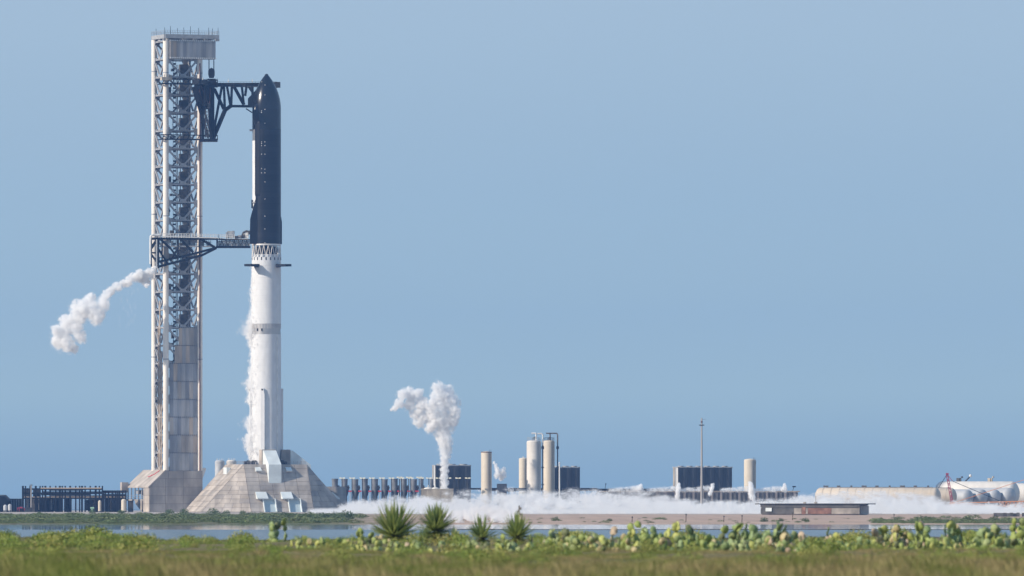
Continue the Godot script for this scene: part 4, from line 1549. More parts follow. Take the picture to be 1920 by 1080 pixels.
	for i in 2:
		var x0: float = [987.5, 1018.5][i]
		var x1: float = [1014.5, 1040.0][i]
		var d: float = [3100.0, 3108.0][i]
		t = tank_upright(x0, x1, 825.5, d, M.tank_white if i == 0 else M.cream, ["tall white silo with white looped pipe on top, the left of two", "tall cream silo with brown looped pipe on top, the right of two"][i], "tall silos", 12)
		var r := (x1 - x0) * 0.5 * d / F
		var hgt := at(0, 825.5, d).y
		b = B.new()
		for k in 16:
			var a := TAU * k / 16
			b.beam(Vector3(sin(a) * r * 0.9, hgt - 0.1, cos(a) * r * 0.9), Vector3(sin(a) * r * 0.9, hgt + 0.85, cos(a) * r * 0.9), 0.08)
			var a2 := TAU * (k + 1) / 16
			b.beam(Vector3(sin(a) * r * 0.9, hgt + 0.85, cos(a) * r * 0.9), Vector3(sin(a2) * r * 0.9, hgt + 0.85, cos(a2) * r * 0.9), 0.08)
			b.beam(Vector3(sin(a) * r * 0.9, hgt + 0.4, cos(a) * r * 0.9), Vector3(sin(a2) * r * 0.9, hgt + 0.4, cos(a2) * r * 0.9), 0.06)
		obj("railing", b, M.dark_soft if i else M.grey_light, t)
		var y := hgt + 2.15
		b = B.new()
		var e := (r + 0.55)
		if i == 0:
			b.pipe([Vector3(-r * 0.35, y + 0.1, 0.5), Vector3(0.65, y + 0.1, 0.5), Vector3(0.75, y - 0.5, 0.5), Vector3(0.75, hgt, 0.5)], 0.24, 8)
			b.pipe([Vector3(1.1, y, 0.2), Vector3(e - 0.3, y, 0.2), Vector3(e, y - 0.4, 0.2), Vector3(e, hgt - 1.6, 0.2)], 0.22, 8)
		else:
			b.pipe([Vector3(-r * 0.5, y + 0.1, 0.5), Vector3(0.25, y + 0.1, 0.5), Vector3(0.4, y - 0.4, 0.5), Vector3(0.4, hgt, 0.5)], 0.22, 8)
			b.pipe([Vector3(0.3, y + 0.1, 0.2), Vector3(e + 0.1, y + 0.1, 0.2), Vector3(e + 0.4, y - 0.3, 0.2), Vector3(e + 0.4, hgt - 1.6, 0.2)], 0.22, 8)
		obj("loop_pipe", b, M.pipe_white if i == 0 else M.core_tan, t)
		b = B.new()
		var ex := e if i == 0 else e + 0.4
		b.tube(Vector3(ex, 0, 0.2), Vector3(ex, hgt - 1.6, 0.2), 0.2, 0.2, 8)
		b.box(Vector3(ex, hgt - 2.4, 0.2), Vector3(0.85, 0.9, 0.7))
		for yy in [hgt * 0.62, hgt * 0.38]:
			b.box(Vector3(ex, yy, 0.2), Vector3(0.9, 0.3, 0.5))
		obj("down_pipe", b, M.dark_soft, t)
		b = B.new()
		for k in 3:
			b.tube(Vector3(-0.3 + k * 0.35, hgt, -0.3), Vector3(-0.3 + k * 0.35, hgt + 0.9 + 0.2 * k, -0.3), 0.12, 0.12, 6)
		obj("valve_cluster", b, M.stair, t)
	t = thing("white_post", "thin crooked white pipe post right of the silos", "post", Vector3(at(1049, 0, 3080).x, 0, -3080))
	b = B.new()
	b.tube(Vector3.ZERO, Vector3(0.05, 6.0, 0), 0.3, 0.25, 8)
	b.tube(Vector3(0.05, 6.0, 0), Vector3(0.0, at(0, 868, 3080).y, 0), 0.25, 0.2, 8)
	obj("shaft", b, M.pipe_white, t)
	b = B.new()
	b.ball(Vector3(0, at(0, 868, 3080).y, 0), Vector3(0.3, 0.3, 0.3), 8, 6)
	obj("cap", b, M.pipe_white, t)
	t = thing("pump_box", "small dark machine box venting a puff beside the slim beige tank", "machine", Vector3(at(941, 0, 3090).x, 0, -3090))
	b = B.new()
	b.box(Vector3(0, 4.5, 0), Vector3(3.2, 9.0, 3.0))
	obj("body", b, M.dark_soft, t)
	for k in 3:
		b = B.new()
		b.box(Vector3(-1.05 + k * 1.05, 7.6, 1.55), Vector3(0.95, 2.4, 0.12))
		obj("louvre_panel", b, M.radiator, t)
	b = B.new()
	b.box(Vector3(2.8, 7.2, 0), Vector3(2.2, 0.5, 1.0))
	b.tube(Vector3(1.8, 6.6, 0.3), Vector3(4.0, 6.6, 0.3), 0.2, 0.2, 6)
	obj("side_pipe", b, M.dark, t)
	t = thing("pipe_bridge", "low dark line of pipes on stands running from silos to sheet wall", "pipe line", Vector3.ZERO)
	for k in 24:
		b = B.new()
		b.beam(at(915.0 + k * 13, 920, 3115), Vector3(at(915.0 + k * 13, 0, 3115).x, 0, -3115), 0.2)
		obj("stand", b, M.dark_soft, t)
	for k in 3:
		b = B.new()
		b.tube(at(880.0 + k * 20, 916.5 + k * 1.3, 3114 + k), at([1120.0, 1262.0, 1240.0][k], 916.5 + k * 1.3, 3114 + k), 0.28, 0.28, 8)
		obj("pipe", b, [M.dark, M.dark_soft, M.stair][k], t)
	# the sheet wall with its sandy top, and the tall pole
	t = thing("sheet_wall", "long low brown grey sheet pile wall with sand filled top", "wall", Vector3.ZERO)
	for k in 88:
		b = B.new()
		var p := at(1120 + k * 4.3, 0, 3030 + 0.25 * (k % 2) * 2)
		b.box(Vector3(p.x, at(0, 922, 3030).y * 0.5, p.z), Vector3(0.73, at(0, 922, 3030).y, 0.3))
		obj("pile_sheet", b, M.sheet if k % 4 else M.plaster_dark, t)
	b = B.new()
	b.box(Vector3(at(1310, 0, 3030).x, at(0, 921.3, 3030).y, -3035), Vector3(64.0, 0.3, 8.0))
	obj("sand_fill", b, M.sand, t)
	t = thing("utility_pole", "tall slender concrete pole with crossarm rising above the low wall", "pole", Vector3(at(1315.7, 0, 2940).x, 0, -2940))
	var ph := at(0, 784, 2940).y
	b = B.new()
	b.tube(Vector3.ZERO, Vector3(0, ph, 0), 0.42, 0.2, 14)
	obj("shaft", b, M.pole, t)
	b = B.new()
	var cy := at(0, 797.5, 2940).y
	b.beam(Vector3(-0.75, cy, 0.2), Vector3(0.8, cy, 0.2), 0.16, 0.22)
	for s in [-0.7, -0.35, 0.35, 0.7]:
		b.tube(Vector3(s, cy, 0.2), Vector3(s, cy + 0.35, 0.2), 0.08, 0.05, 6)
	obj("crossarm", b, M.dark_soft, t)
	b = B.new()
	b.tube(Vector3(0, ph - 1.4, 0), Vector3(0, ph - 0.9, 0), 0.3, 0.3, 10)
	b.beam(Vector3(0.0, ph - 0.4, 0), Vector3(1.3, ph - 0.35, 0), 0.05)
	obj("antenna", b, M.rust, t)
	t = tank_upright(1395, 1417.5, 860.5, 3100, M.cream, "single cream upright tank with rounded top right of the widest cooling unit", "", 5)
	b = B.new()
	b.box(Vector3(1.7, at(0, 868, 3100).y, 0.6), Vector3(0.5, 0.9, 0.5))
	b.tube(Vector3(1.8, 0, 0.5), Vector3(1.8, at(0, 868, 3100).y, 0.5), 0.1, 0.1, 6)
	obj("side_pipe", b, M.cream_old, t)
	for s in [[1136, 907, 925, 1132, "thin leaning rod standing on the low bank before the silos"], [1489, 912, 924, 1483, "small dark leaning loudspeaker like stand at the sheet wall's right end"]]:
		t = thing("leaning_stand", s[4], "stand", Vector3.ZERO)
		b = B.new()
		b.beam(at(s[3], s[2] + 6, 3040), at(s[0], s[1], 3040), 0.16)
		obj("rod", b, M.dark_soft, t)
		b = B.new()
		b.box(at(s[0], s[1] + 0.5, 3040), Vector3(0.3 if s[0] < 1200 else 1.1, 0.4, 0.5))
		obj("head", b, M.dark, t)


# ------------------------------------------------------------------ low building, tanks and crane at the right

func tank_lying(p: Vector3, length: float, r: float, turn: float, m: Material, label: String, group: String, rings: int, called := "lying_tank") -> Node3D:
	var t := thing(called, label, "tank", p, turn, group)
	var b := B.new()
	var prof := [Vector2(0, -r * 0.55), Vector2(r * 0.5, -r * 0.47), Vector2(r * 0.8, -r * 0.3), Vector2(r * 0.95, -r * 0.12), Vector2(r, 0)]
	var back := []
	for q in prof:
		back.push_front(Vector2(q.x, length - q.y))
	b.lathe(prof + back, 32, 0, 360, true)
	obj("shell", b, m, t, Transform3D(Basis(Vector3(0, 1, 0), Vector3(0, 0, -1), Vector3(-1, 0, 0)), Vector3(0, r, 0)))
	for k in rings:
		b = B.new()
		var z := length * (k + 0.5) / rings
		b.lathe([Vector2(r, z - 0.14), Vector2(r + 0.09, z - 0.12), Vector2(r + 0.09, z + 0.12), Vector2(r, z + 0.14)], 32)
		obj("stiffening_ring", b, m, t, Transform3D(Basis(Vector3(0, 1, 0), Vector3(0, 0, -1), Vector3(-1, 0, 0)), Vector3(0, r, 0)))
	for z in [0.15, 0.85]:
		b = B.new()
		b.box(Vector3(0, -p.y * 0.5 + r * 0.3, -length * z), Vector3(r * 1.5, p.y + r * 0.6, 0.8))
		obj("saddle", b, M.plaster, t)
	return t


func right_side() -> void:
	# the long flat roofed building
	var d := 2300.0
	var t := thing("flat_roofed_building", "low long building with overhanging flat roof and brick red panels", "building", Vector3.ZERO)
	var x0 := at(1424, 0, d).x
	var x1 := at(1614, 0, d).x
	var base := 0.0
	var y1 := at(0, 946, d).y
	var b := B.new()
	b.box(Vector3((x0 + x1) * 0.5, y1 * 0.5 - 0.2, -d - 5), Vector3(x1 - x0 - 0.3, y1 + 0.4, 9.6))
	obj("wall", b, M.plaster, t)
	b = B.new()
	b.box(Vector3((at(1414, 0, d).x + at(1628, 0, d).x) * 0.5, y1 + 0.15, -d - 4.8), Vector3(at(1628, 0, d).x - at(1414, 0, d).x, 0.22, 10.6))
	b.box(Vector3((x0 + x1) * 0.5, y1 - 0.02, -d - 4.8), Vector3(x1 - x0 + 0.2, 0.2, 9.9))
	var roof := obj("roof", b, M.roof, t)
	for s in [[1424.0, 1488.0, "plaster_dark"], [1488.0, 1503.0, "plaster"], [1503.0, 1510.5, "brick"], [1510.5, 1515.0, "plaster"], [1515.0, 1560.0, "brick"], [1560.0, 1614.0, "plaster"]]:
		var a := at(s[0], 0, d).x
		var e := at(s[1], 0, d).x
		b = B.new()
		b.box(Vector3((a + e) * 0.5, (y1 - 0.9) * 0.5 + 0.1, -d + 0.05), Vector3(e - a - 0.06, y1 - 1.0, 0.3 if s[2] != "plaster_dark" else 0.2))
		obj("wall_panel", b, M[s[2]], t)
	b = B.new()
	b.box(Vector3((x0 + x1) * 0.5, y1 - 0.42, -d + 0.1), Vector3(x1 - x0, 0.6, 0.2))
	obj("fascia", b, M.plaster_dark, t)
	b = B.new()
	b.box(Vector3(at(1507, 0, d).x, 0.9, -d + 0.22), Vector3(0.9, 1.7, 0.1))
	obj("door", b, M.brick, t)
	b = B.new()
	b.box(at(1440, 955.5, d - 0.3), Vector3(1.5, 0.85, 0.16))
	obj("window", b, M.white, t)
	for s in [[1503.0, 943.0], [1524.0, 930.0]]:
		b = B.new()
		b.beam(at(s[0], s[1], d + 3), at(s[0], 946, d + 3), 0.12)
		b.box(at(s[0], 943.5, d + 3), Vector3(0.6, 0.6, 0.6))
		obj("antenna", b, M.plaster, roof)
	var mid := Transform3D(Basis(), Vector3((x0 + x1) * 0.5, 0, -d))
	t.transform = mid * Transform3D(Basis(Vector3.UP, deg_to_rad(-14.0)), Vector3.ZERO) * mid.affine_inverse()
	t = thing("container", "dark blue grey box container against the flat building's right wall", "container", Vector3(at(1621, 0, d).x, 0, -d))
	b = B.new()
	b.box(Vector3(0, 1.05, 0), Vector3(2.0, 2.1, 2.4))
	obj("body", b, M.tank_grey, t)
	for k in 5:
		b = B.new()
		b.box(Vector3(-0.8 + k * 0.4, 1.05, 1.24), Vector3(0.16, 1.9, 0.1))
		obj("rib", b, M.tank_grey, t)
	# beige lying tanks
	var p := at(1752, 0, 3040)
	t = tank_lying(Vector3(p.x, 2.2, -3030), 38.0, 2.75, 72.0, M.cream_warm, "long beige ribbed tank lying nearest, its round end by the red crane", "lying tanks", 14)
	b = B.new()
	b.beam(Vector3(0, 5.6, -1), Vector3(0, 5.6, -36), 0.5, 0.12)
	for k in 9:
		b.box(Vector3(0, 5.9, -2.5 - k * 4.2), Vector3(0.5, 0.5, 0.5 + 0.5 * (k % 3)))
	obj("top_walkway", b, M.stair, t)
	p = at(1783, 0, 3055)
	t = tank_lying(Vector3(p.x, 2.2, -3048), 36.0, 2.7, 72.0, M.cream_warm, "beige ribbed tank lying behind the nearest, half hidden by the red crane", "lying tanks", 12)
	b = B.new()
	b.beam(Vector3(0, 5.5, -1), Vector3(0, 5.5, -34), 0.5, 0.12)
	obj("top_walkway", b, M.stair, t)
	# the row of grey round ended tanks and the big white tanks over them
	for k in 4:
		p = at([1814, 1841, 1867, 1894][k], 0, 3060)
		tank_lying(Vector3(p.x, 2.5, -3058 - k * 2.0), 20.0, [2.25, 2.35, 2.3, 2.6][k], 35.0, M.tank_grey, "grey white lying tank with domed end, %s of four under the big white tank" % ["first", "second", "third", "fourth"][k], "round ended tanks in a row", 0)
	var mat_big: Material = M.tank_white
	p = at(1897, 0, 3090)
	t = tank_lying(Vector3(p.x, 2.0, -3085), 24.0, 3.9, 70.0, mat_big, "biggest white lying tank above the row of domed ends", "big white tanks", 0)
	for s in [-7.0, -17.5]:
		b = B.new()
		b.tube(Vector3(0, 7.6, s), Vector3(0, 8.9, s), 0.28, 0.28, 8)
		b.box(Vector3(0, 8.3, s - 0.8), Vector3(0.9, 1.1, 0.9))
		b.tube(Vector3(0.6, 8.9, s + 0.3), Vector3(0.6, 9.4, s + 0.3), 0.35, 0.35, 8)
		obj("valve_cluster", b, M.cream_old if s > -10.0 else M.stair, t)
	b = B.new()
	b.pipe([Vector3(0.5, 5.0, -17.6), Vector3(0.5, 7.2, -16.6), Vector3(0.5, 9.0, -14.8), Vector3(0.5, 9.6, -14.4)], 0.22, 7)
	obj("gooseneck_pipe", b, M.dark_soft, t)
	b = B.new()
	b.ball(Vector3(0.5, 9.6, -14.3), Vector3(0.45, 0.5, 0.5), 10, 6)
	obj("pipe_cap", b, M.pipe_white, t)
	p = at(1950, 0, 3100)
	tank_lying(Vector3(p.x, 1.6, -3100), 14.0, 3.8, 70.0, mat_big, "white lying tank cut by the right edge beyond the biggest one", "big white tanks", 0)
	# the crane: red mast, orange boom lying to the right
	t = thing("crawler_crane", "red lattice mast crane with orange lattice boom laid out before the tanks", "crane", Vector3.ZERO)
	b = B.new()
	var dd := 2985.0
	for s in [[1774.0, 1783.0], [1777.5, 1787.0]]:
		seg(b, [s[0], 889], [s[1], 942], dd, dd, 0.18)
	for k in 7:
		var u := k / 7.0
		seg(b, [lerpf(1774, 1783, u), lerpf(889, 942, u)], [lerpf(1777.5, 1787, (k + 1) / 7.0), lerpf(889, 942, (k + 1) / 7.0)], dd, dd, 0.14)
		seg(b, [lerpf(1777.5, 1787, u), lerpf(889, 942, u)], [lerpf(1774, 1783, (k + 1) / 7.0), lerpf(889, 942, (k + 1) / 7.0)], dd, dd, 0.14)
	b.box(at(1776, 888.5, dd), Vector3(0.9, 0.5, 0.8))
	obj("mast", b, M.crane_red, t)
	for s in [[[1776, 889], [1759, 916], "dark"], [[1776, 889], [1786, 902], "crane_red"], [[1786, 902], [1890, 946], "dark"], [[1787, 943], [1925, 898], "orange"]]:
		b = B.new()
		seg(b, s[0], s[1], dd, dd, 0.16)
		obj("stay_cable", b, M[s[2]], t)
	for s in [[[1783, 943.5], [1935, 939.5]], [[1783, 944.5], [1842, 947]], [[1842, 947], [1935, 952]]]:
		b = B.new()
		seg(b, s[0], s[1], dd, dd, 0.3)
		obj("chord", b, M.orange, t)
	for k in 9:
		b = B.new()
		var u := 1873.0 + k * 7
		seg(b, [u, 940.5], [u + 3.5, 950], dd, dd, 0.18)
		seg(b, [u + 3.5, 950], [u + 7, 940.5], dd, dd, 0.18)
		obj("web", b, M.orange, t)
	b = B.new()
	b.box(at(1786, 944, dd), Vector3(1.8, 0.9, 1.4))
	obj("foot", b, M.orange, t)
	# barrier blocks
	for s in [[1863.0, 1912.0, "row of low grey stone filled barrier at the right bank"], [1916.0, 1960.0, "low grey barrier cut by the right edge of the bank"]]:
		t = thing("barrier", s[2], "barrier", Vector3.ZERO)
		for k in 8:
			b = B.new()
			var pp := at(lerpf(s[0], s[1], (k + 0.5) / 8.0), 0, 2150)
			b.box(Vector3(pp.x, -0.1, pp.z), Vector3((s[1] - s[0]) / 8.0 * 2150 / F - 0.05, 1.2 + 0.15 * sin(k * 3.0), 0.9))
			obj("block", b, M.plaster_dark if k % 3 else M.roof, t)


# ------------------------------------------------------------------ scrub on the far bank

func leaf_clump(n: int, rx: float, ry: float, size: float, seed_: int) -> ArrayMesh:
	var r := RandomNumberGenerator.new()
	r.seed = seed_
	var b := B.new()
	for k in n:
		var u := Vector3(r.randfn(), absf(r.randfn()) * 0.9, r.randfn()).normalized() * pow(r.randf(), 0.4)
		var p := Vector3(u.x * rx, 0.05 + u.y * ry, u.z * rx)
		var a := Vector3(r.randfn(), r.randfn() * 0.7 + 0.3, r.randfn()).normalized() * size * r.randf_range(0.6, 1.3)
		var w := a.cross(Vector3(r.randfn(), r.randfn(), r.randfn())).normalized() * size * 0.35
		b.tri(p - w, p + w, p + a, a.cross(w).normalized())
		b.tri(p - w, p + w, p - a * 0.35, a.cross(w).normalized())
	return b.mesh()


func shore() -> void:
	var r := RandomNumberGenerator.new()
	r.seed = 21
	var clump := leaf_clump(160, 1.0, 1.0, 0.2, 3)
	var xfs := []
	var cols := []
	for k in 4900:
		var d := r.randf_range(1668, 2270)
		var px := r.randf_range(-60, 700) if r.randf() < 0.8 else r.randf_range(700, 1990) if r.randf() < 0.3 else r.randf_range(1640, 2000)
		if px > 1640.0 and r.randf() < 0.8:
			d = r.randf_range(1690, 1860)
		if px > 700 and d > 2050: continue
		var x := (px - 960.0) * d / F
		var n := relief.get_noise_2d(x * 4.0, d * 0.5)
		if n < -0.12 or px > 560.0 + 130.0 * r.randf() and px < 700.0: continue
		var s := r.randf_range(0.35, 0.75) * (0.8 + n) * (0.55 if d < 1720.0 else 1.0) * (0.5 if px > 700 and px < 1640 else 1.0)
		xfs.append(Transform3D(Basis(Vector3.UP, r.randf() * TAU).scaled(Vector3(s * 2.2, s, s * 2.2)), Vector3(x, height(x, d) - 0.05, -d)))
		var g := r.randf_range(0.7, 1.15)
		cols.append(Color(0.15 * g, 0.20 * g, 0.075 * g).lerp(Color(0.23, 0.20, 0.10), r.randf() * 0.45))
	copies("scrub", clump, M.leaf, xfs, cols, "low green scrub covering the far bank below tower and mount", "scrub")
	# single bushes that stand out on the bank
	var kinds := []
	for k in 3:
		kinds.append(leaf_clump(260, 1.0, 1.0, 0.2, 40 + k))
	var spots := [[318, 2480, 1.1, "roundish green bush at the foot of the tower's concrete base"], [345, 2500, 1.2, "wide green bush before the mount's left foot"], [400, 2460, 1.3, "green bush before the mount's lit left corner"], [425, 2480, 0.9, "smaller green bush right of the one at the mount's lit corner"], [455, 2440, 0.8, "low green bush before the mount's front corner"], [537, 2100, 0.8, "slim upright bush on the bank before the mount's left door"], [545, 2000, 1.1, "dark bush on the bank before the mount's right door"], [578, 2000, 1.4, "round dark bush before the mount's dark right side"], [607, 2020, 1.1, "dark bush between the mount's right foot and the big yucca"], [650, 2000, 1.6, "large dark bush left of the big yucca"], [630, 2030, 0.8, "small dark bush beside the large one left of the yucca"], [173, 2500, 0.9, "small bush before the green valve stand"], [227, 2500, 0.9, "small bush before the tower base gallery"], [73, 2520, 0.5, "tiny dark bush on the pale road before the pipe rack"], [1042, 1850, 0.7, "dark bush on the sand right of the smallest yuccas"], [1143, 1850, 0.5, "small pale bush on the sand below the silos"], [1433, 1820, 0.8, "dark bush on the bank below the flat building's left end"], [1464, 1830, 0.6, "grey green bush below the flat building's window"], [1510, 1820, 0.7, "dark bush below the flat building's red door"], [1650, 1850, 0.7, "dark bush right of the flat building's container"], [1741, 1820, 0.8, "dark bush on the bank below the red crane"], [1812, 1820, 0.9, "dark bush on the bank before the domed tanks"], [1865, 1800, 1.0, "tallest dark bush by the low barrier"]]
	for k in spots.size():
		var s: Array = spots[k]
		var p := at(s[0], 0, s[1])
		var t := thing("shrub", s[3], "shrub", Vector3(p.x, height(p.x, s[1]) - 0.05, p.z), r.randf() * 360.0, "shrubs on the far bank")
		var size: float = s[2] * 1.15
		t.scale = Vector3(size * r.randf_range(0.8, 1.3), size, size)
		var b := B.new()
		for j in 4:
			b.tube(Vector3(0, -0.1, 0), Vector3(r.randfn() * 0.3, 0.6, r.randfn() * 0.3), 0.05, 0.02, 5)
		obj("stem", b, M.trunk, t)
		var m: StandardMaterial3D = M.leaf.duplicate()
		m.vertex_color_use_as_albedo = false
		m.albedo_color = lin(0.035, 0.055, 0.03).lerp(lin(0.06, 0.085, 0.03), r.randf()) if s[0] > 500 else lin(0.06, 0.09, 0.03)
		put("crown", kinds[k % 3], m, t)
	# posts and small stakes on the sand bank
	for s in [[1185, 1780, 1.0], [1286, 1790, 1.5], [1357, 1790, 1.1], [1391, 1790, 1.2], [1486, 1900, 1.6], [1676, 2050, 0.8]]:
		var p := at(s[0], 0, s[1])
		var t := thing("stake", "short dark stake on the sand bank, %s" % ["below the left part of the sheet wall", "left of the concrete pole", "right of the concrete pole", "below the cream upright tank", "before the flat building's middle", "right of the flat building"][[1185, 1286, 1357, 1391, 1486, 1676].find(s[0])], "stake", Vector3(p.x, height(p.x, s[1]) - 0.1, p.z), 0.0, "stakes on the sand bank")
		var b := B.new()
		b.tube(Vector3.ZERO, Vector3(0.05, s[2], 0), 0.08, 0.06, 6)
		obj("shaft", b, M.trunk, t)
		b = B.new()
		b.box(Vector3(0.05, s[2], 0), Vector3(0.3, 0.25, 0.16))
		obj("head", b, M.plaster_dark, t)


# ------------------------------------------------------------------ steam and mist: droplets as many tiny white flakes

func puff_mesh(n: int, side: float, power: float, seed_: int, jitter := 1.1) -> ArrayMesh:
	var r := RandomNumberGenerator.new()
	r.seed = seed_
	var v := PackedVector3Array()
	var nn := PackedVector3Array()
	for k in n:
		var u := Vector3(r.randfn(), r.randfn(), r.randfn()).normalized() * pow(r.randf(), power)
		var m := (u.normalized() + Vector3(r.randfn(), r.randfn(), r.randfn()) * jitter).normalized()
		var x := m.cross(Vector3(r.randfn(), r.randfn(), r.randfn())).normalized()
		var y := x.cross(m)
		var s := side * r.randf_range(0.6, 1.3)
		v.append_array([u + x * s * 0.577, u + (y * 0.866 - x * 0.5) * s * 0.577, u + (-y * 0.866 - x * 0.5) * s * 0.577])
		nn.append_array([m, m, m])
	var a := []
	a.resize(Mesh.ARRAY_MAX)
	a[Mesh.ARRAY_VERTEX] = v
	a[Mesh.ARRAY_NORMAL] = nn
	var me := ArrayMesh.new()
	me.add_surface_from_arrays(Mesh.PRIMITIVE_TRIANGLES, a)
	return me


var puff: ArrayMesh
var thin_puff: ArrayMesh


# balls: [centre, radius]; each gets knobs upon knobs, like a cauliflower
func billow(balls: Array, knobs: int, fine: int, r: RandomNumberGenerator) -> Array:
	var out := []
	var put_puff := func(p: Vector3, s: float) -> void:
		out.append(Transform3D(Basis(Vector3(r.randfn(), r.randfn(), r.randfn()).normalized(), r.randf() * TAU).scaled(Vector3(s, s, s)), p))
	for e in balls:
		var c: Vector3 = e[0]
		var rad: float = e[1]
		put_puff.call(c, rad * 0.85)
		put_puff.call(c, rad * 0.7)
		put_puff.call(c, rad * 0.95)
		for k in knobs:
			var u := Vector3(r.randfn(), r.randfn(), r.randfn()).normalized()
			var s := rad * r.randf_range(0.22, 0.5)
			var p := c + u * (rad - s * r.randf_range(0.6, 1.3))
			put_puff.call(p, s)
			for j in fine:
				var w := (u * 0.7 + Vector3(r.randfn(), r.randfn(), r.randfn()).normalized()).normalized()
				put_puff.call(p + w * s * 0.8, s * r.randf_range(0.25, 0.5))
	return out


# puts more balls on the way from each to the next
func between(list: Array, n: int) -> Array:
	var out := []
	for k in list.size() - 1:
		for j in n:
			var u := float(j) / n
			var e := []
			for i in 3:
				e.append(lerpf(list[k][i], list[k + 1][i], u) + (rng.randf_range(-1.2, 1.2) if i < 2 else 0.0))
			out.append(e)
	out.append(list[-1])
	return out


func px_balls(list: Array, d: float, grow := 1.0) -> Array:
	var out := []
	for e in list:
		out.append([at(e[0], e[1], d + rng.randf_range(-1.5, 1.5)), e[2] * d / F * grow])
	return out


# torn thin vapour round a plume, drifting along with it
func ragged_edge(of: MultiMeshInstance3D, mesh: Mesh, balls: Array, drift: Vector3, r: RandomNumberGenerator) -> void:
	var xfs := []
	for e in balls:
		for k in 26:
			var u := Vector3(r.randfn(), r.randfn(), r.randfn()).normalized()
			var c: Vector3 = e[0] + u * e[1] * r.randf_range(0.75, 1.12) + drift * r.randf() * e[1]
			var s: float = e[1] * r.randf_range(0.22, 0.5)
			xfs.append(Transform3D(Basis(u, r.randf() * TAU).scaled(Vector3(s, s, s)), c))
	var mm := MultiMesh.new()
	mm.transform_format = MultiMesh.TRANSFORM_3D
	mm.mesh = mesh
	mm.instance_count = xfs.size()
	for k in xfs.size():
		mm.set_instance_transform(k, xfs[k])
	var o := MultiMeshInstance3D.new()
	o.name = "ragged_edge"
	o.multimesh = mm
	o.material_override = M.steam
	o.set_meta("kind", "stuff")
	of.add_child(o, true)


